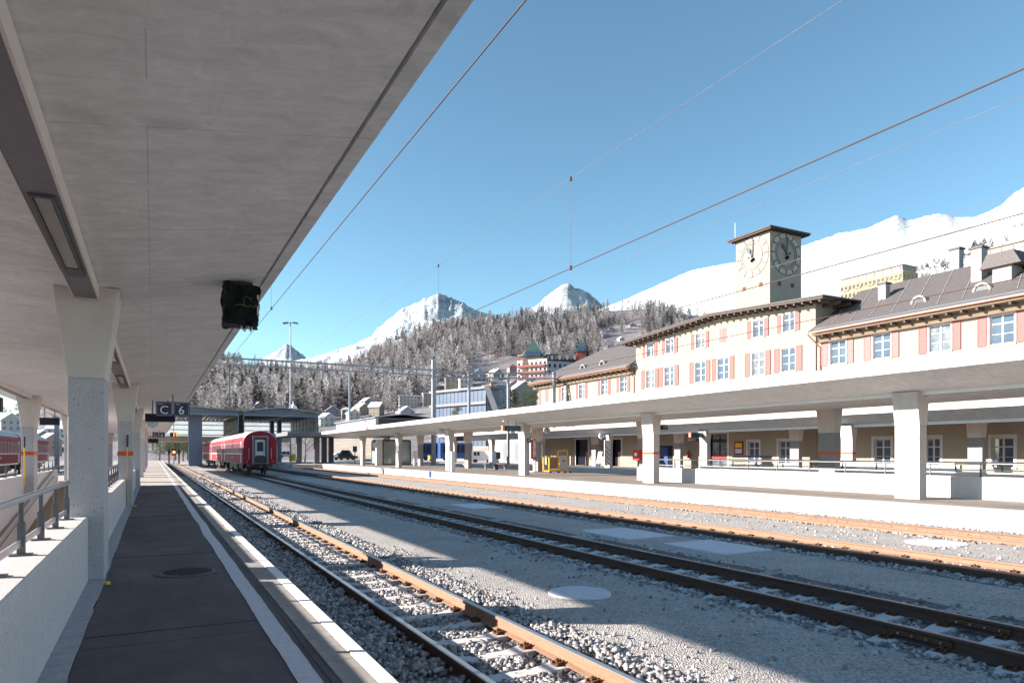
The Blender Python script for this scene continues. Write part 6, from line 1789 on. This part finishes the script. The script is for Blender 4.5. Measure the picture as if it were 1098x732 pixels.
HS = [
 (489, 424, 230, 9, 8, 8.5, 'cream apartment block with ochre balconies over the glass office', 'plaster', 'snow', 'flat', 3, 4, .1),
 (500, 424, 235, 5.5, 8, 8, 'narrow white apartment block right of the cream one over the glass office', 'white_conc', 'snow', 'flat', 3, 3, .2),
 (477, 422, 235, 5, 6, 4, 'low chalet with a snowy roof just right of the tall catenary post', 'plaster5', 'snow', 'gable', 2, 2, 0),
 (438, 438, 300, 10, 8, 8.0, 'pale apartment block with balconies standing at the forest edge', 'plaster2', 'snow', 'flat', 4, 5, .1),
 (459, 436, 290, 5, 7, 8, 'beige apartment block half hidden by the tall catenary post', 'plaster', 'snow', 'flat', 4, 2, .1),
 (391, 446, 260, 6, 6, 4.5, 'yellowish villa with blue shaded gable in the village centre', 'plaster', 'snow', 'gable', 2, 3, .6),
 (401, 446, 275, 6, 6, 5.5, 'steep roofed villa right of the yellowish villa', 'plaster', 'snow', 'gable', 2, 3, -.5),
 (396, 440, 300, 6, 6, 5.5, 'snow roofed villa standing highest in the village centre', 'plaster2', 'snow', 'gable', 2, 2, .5),
 (372, 448, 250, 4.5, 5, 4.2, 'small cream tower like house left of the village centre', 'plaster', 'snow', 'hip', 2, 2, .2),
 (380, 450, 240, 5, 5, 3.4, 'low cream house with snowy roof in the village', 'plaster2', 'snow', 'gable', 2, 2, .3),
 (353, 458, 200, 4.5, 5, 4.0, 'bright white house with a steep snowy roof above the canopy end', 'plaster2', 'snow', 'gable', 2, 2, .5),
 (357, 448, 230, 6, 5, 3.4, 'grey house with pinkish snow roof left of the village', 'plaster4', 'snow', 'gable', 2, 2, .2),
 (278, 440, 260, 4.2, 5, 2.8, 'little white gabled house at the forest foot above the train sheds', 'plaster2', 'snow', 'gable', 1, 2, .35),
 (437, 447, 220, 6, 6, 2.4, 'low house with blue shaded snow roof in front of the apartment block', 'plaster4', 'snow', 'gable', 1, 3, .3),
 (534, 447, 170, 3.8, 6, 10, 'pink brick villa with tall bay between the office and the pine', 'plaster5', 'shed', 'hip', 3, 2, .25),
 (540, 447, 168, 4.0, 5, 9, 'grey rendered villa with tall windows beside the pink brick villa', 'plaster4', 'shed', 'hip', 3, 3, .25),
 (528, 432, 210, 7, 7, 5, 'house with a steep brown gable over the villas', 'plaster', 'snow', 'gable', 2, 3, .7),
 (537, 426, 235, 6, 7, 5, 'white house with blue shaded gable roof under the big hotel', 'plaster2', 'snow', 'gable', 2, 3, -.5),
 (535, 410, 290, 7, 8, 5.5, 'snow roofed chalet left of the big hotel', 'plaster', 'snow', 'gable', 2, 3, .6),
 (514, 408, 310, 9, 8, 4, 'wide snowy chalet highest on the slope left of the hotel', 'plaster2', 'snow', 'gable', 2, 3, .2),
 (554, 427, 215, 6, 7, 6, 'rusty red fronted house directly under the hotel balconies', 'plaster5', 'snow', 'gable', 3, 3, .1),
 (563, 436, 180, 7, 6, 5, 'cream house with a red shutter left of the round pine', 'plaster', 'snow', 'gable', 2, 3, .35),
 (551, 402, 300, 5, 6, 5, 'red roofed annexe touching the left side of the big hotel', 'plaster5', 'dred', 'hip', 2, 2, .3),
 (667, 367, 430, 6, 7, 5, 'white chalet with a snowy roof in the forest above the left wing', 'plaster2', 'snow', 'gable', 2, 2, .5),
 (679, 352, 520, 9, 8, 5, 'snowy chalet high in the forest clearing', 'plaster', 'snow', 'gable', 2, 3, .2),
 (656, 356, 520, 7, 8, 5, 'brownish chalet left of the highest forest chalet', 'plaster5', 'snow', 'gable', 2, 3, .2),
 (12, 462, 260, 9, 9, 6, 'white village house behind the far left train roof', 'plaster2', 'snow', 'gable', 2, 3, .5),
 (22, 456, 300, 9, 9, 5, 'dark roofed village house above the far left train', 'plaster4', 'snow', 'gable', 2, 3, .3),
 (47, 478, 200, 6, 6, 4, 'small cream house between the two left pillars', 'plaster', 'snow', 'gable', 2, 3, .3),
 (57, 482, 170, 5, 6, 3.5, 'salmon coloured house seen right of the banded pillar at the far left', 'plaster5', 'snow', 'gable', 2, 3, .3),
 (60, 470, 240, 8, 8, 5, 'snow roofed house beneath the far left display board', 'plaster2', 'snow', 'gable', 2, 3, -.4),
]
for (px, py, d, w, l, h, lab, wm, rm, kd, fl, cl, ro) in HS:
    k = .5 if px > 650 else (.70 if px > 100 else .7)
    if d < 200 and px > 500: k = .85
    w, l, h = w * k * 1.1, l * k, h * k
    if 100 < px < 700 and d >= 200:      # stand it on the hillside itself
        s_ = 0.
        while s_ < 1 and hill_py(px, s_) > py: s_ += .004
        q_ = hill_pt(px, s_); dn = q_.x * SI + q_.y * CO; f_ = min(2.2, dn / d)
        w, l, h, d = w * f_, l * f_, h * f_, dn
    house(px, py, d, w, l, h, lab, wm, rm, kd, fl, cl, ro, rh=w * .36, ridge='y' if ro > 0 else 'x')
# onion domed chapel tower
q = pt(314.5, 444, 330)
t = thing('church_tower', 'small church tower with a pale onion dome among the trees above the train sheds', 'church tower', q)
MB().box(q.x - 1.2, q.x + 1.2, q.y - 1.2, q.y + 1.2, q.z - 5, q.z + 1.6).build('wall', 'plaster2', t)
b = MB(); pr = [(1.2, 1.6), (1.75, 2.4), (1.8, 3.2), (1.3, 4.1), (.5, 4.7), (.12, 5.6), (.03, 6.6)]
for (r0, z0), (r1, z1) in zip(pr[:-1], pr[1:]): b.cyl((q.x, q.y, q.z + z0), (q.x, q.y, q.z + z1), r0, 14, r1)
b.build('onion_dome', 'snow', t)
# arcade wall, bank and vehicles seen under the canopies
a = pt(533, 500, 118); c = pt(566, 500, 104)
t = thing('arcade_wall', 'long pale wall with arched openings seen under the canopies beyond the benches', 'wall', a); u = c - a; u.z = 0; t.rotation_euler = (0, 0, math.atan2(u.y, u.x)); L = u.length; t.location.z = 0
MB().box(-1, L + 3, 0, .6, .2, 6.6).build('wall', 'plaster2', t, local=True)
for k, x in enumerate((L * .28, L * .66)):
    b = MB(); n = 12; w = 1.0
    b.prism([(x - w, .5), (x + w, .5)] + [(x + w * math.cos(PI * i / n), 2.7 + w * math.sin(PI * i / n)) for i in range(n + 1)], -.05, .1, 'y'); b.build('arch', 'shed', t, local=True)
b = MB(); a = pt(500, 492, 150); c = pt(560, 492, 135); 
b.add([pt(498, 493, 135), pt(575, 493, 118), pt(575, 464, 165), pt(498, 464, 185)], [(0, 1, 2, 3)])
struct(b.build('earth_bank', 'earth', local=True))
b = MB(); b.add([pt(355, 492, 170), pt(400, 492, 165), pt(400, 468, 215), pt(355, 468, 220)], [(0, 1, 2, 3)]); struct(b.build('earth_bank', 'earth', local=True))
def vehicle(px, pyb, d, L, H, Wd, body, lab, name, cat, rot=0., windows=True, wh=.34):
    p = pt(px, pyb, d); t = thing(name, lab, cat, p, rz=math.atan2(-p.x, p.y) + rot)
    b = MB()
    if cat == 'bus': b.box(-L / 2, L / 2, -Wd / 2, Wd / 2, .35, H)
    elif cat == 'van': b.prism([(-L / 2, .35), (L / 2, .35), (L / 2, .95), (L / 2 - .9, 1.15), (L / 2 - 1.5, H), (-L / 2, H)], -Wd / 2, Wd / 2, 'y')
    else: b.prism([(-L / 2, .3), (L / 2, .3), (L / 2, .75), (L / 2 - .9, .88), (L / 2 - 1.6, H), (-L / 2 + .8, H), (-L / 2 + .1, .9)], -Wd / 2, Wd / 2, 'y')
    b.build('body', body, t, local=True, bev=.06)
    z0, z1 = (1.3, H - .35) if cat == 'bus' else ((1.2, H - .15) if cat == 'van' else (.92, H - .08))
    n = 6 if cat == 'bus' else 2
    for i in range(n):
        x0 = -L / 2 + (.5 if cat != 'car' else 1.0) + i * (L - (1 if cat == 'bus' else 2.6)) / n; x1 = x0 + (L - (1 if cat == 'bus' else 2.6)) / n - .12
        MB().box(x0, x1, -Wd / 2 - .01, -Wd / 2 + .02, z0, z1).build('window', 'screen', t, local=True)
    for x in (-L / 2 + L * .2, L / 2 - L * .2): MB().cyl((x, -Wd / 2 - .02, wh), (x, -Wd / 2 + .2, wh), wh, 16).build('wheel', 'black', t, local=True)
vehicle(466, 493.5, 122, 5.6, 3.1, 2.5, 'blue', 'dark blue bus parked far behind the canopies left of the fourth pillar', 'parked_bus', 'bus', .1)
vehicle(488, 493.5, 118, 5.6, 3.0, 2.5, 'blue', 'blue bus with a white front seen between the fourth pillar and the small blue sign', 'parked_bus', 'bus', .2)
vehicle(515, 496.5, 106, 2.6 + 1, 1.9, 1.9, 'white', 'white and blue van parked at the foot of the brown bank', 'parked_van', 'van', .3)
vehicle(366, 493, 140, 3.9, 1.45, 1.7, 'white', 'white car shape put in for unclear pale pieces left of the dark one', 'parked_car', 'car', .2)  # stand-in for shapes that could not be made out
vehicle(373, 493, 132, 3.6, 1.9, 1.7, 'black', 'black car shape put in for dark figures under the far end of the right canopy', 'parked_car', 'car', -.2)
vehicle(308, 491, 150, 4.2, 1.5, 1.7, 'gsteel', 'silver car parked beyond the yellow grit bin', 'parked_car', 'car', .1)
# ================================================================== camera, sky, sun
SUN_DIR = Vector((-1, .45, .413 * 1.0)).normalized()
cam = bpy.data.cameras.new('camera'); co = bpy.data.objects.new('camera', cam); COL.objects.link(co)
co.location = (0, 0, EYE); co.rotation_euler = (PI / 2, 0, -TH)
cam.lens = 36 * F / 1098; cam.sensor_width = 36; cam.shift_y = 119 / 1098
cam.clip_start = .05; cam.clip_end = 40000
sc.camera = co
w = bpy.data.worlds.new('World'); sc.world = w; w.use_nodes = True
nt = w.node_tree; bg = nt.nodes['Background']
sky = nt.nodes.new('ShaderNodeTexSky'); sky.sky_type = 'NISHITA'; sky.sun_disc = False
sky.sun_elevation = math.asin(SUN_DIR.z); sky.sun_rotation = math.atan2(SUN_DIR.x, SUN_DIR.y)
sky.altitude = 1800; sky.air_density = SKY_AIR; sky.dust_density = SKY_DUST; sky.ozone_density = SKY_OZ
tn = nt.nodes.new('ShaderNodeMix'); tn.data_type = 'RGBA'; tn.blend_type = 'MULTIPLY'; tn.inputs[0].default_value = 1; tn.inputs[7].default_value = SKY_TINT
nt.links.new(sky.outputs[0], tn.inputs[6]); nt.links.new(tn.outputs[2], bg.inputs[0]); bg.inputs[1].default_value = SKY_STR
sl = bpy.data.lights.new('sun', 'SUN'); sl.energy = SUN_STR; sl.angle = R(.5); sl.color = (1, .93, .82)
so = bpy.data.objects.new('sun', sl); COL.objects.link(so); so.location = (-30, 20, 40)
so.rotation_euler = (-SUN_DIR).to_track_quat('-Z', 'Y').to_euler()
sc.view_settings.view_transform = 'Standard'; sc.view_settings.look = 'None'; sc.view_settings.exposure = EXPO; sc.view_settings.gamma = 1
sc.render.engine = 'CYCLES'
sc.cycles.use_denoising = True
sc.cycles.max_bounces = 6; sc.cycles.diffuse_bounces = 4; sc.cycles.glossy_bounces = 3
sc.cycles.use_adaptive_sampling = True
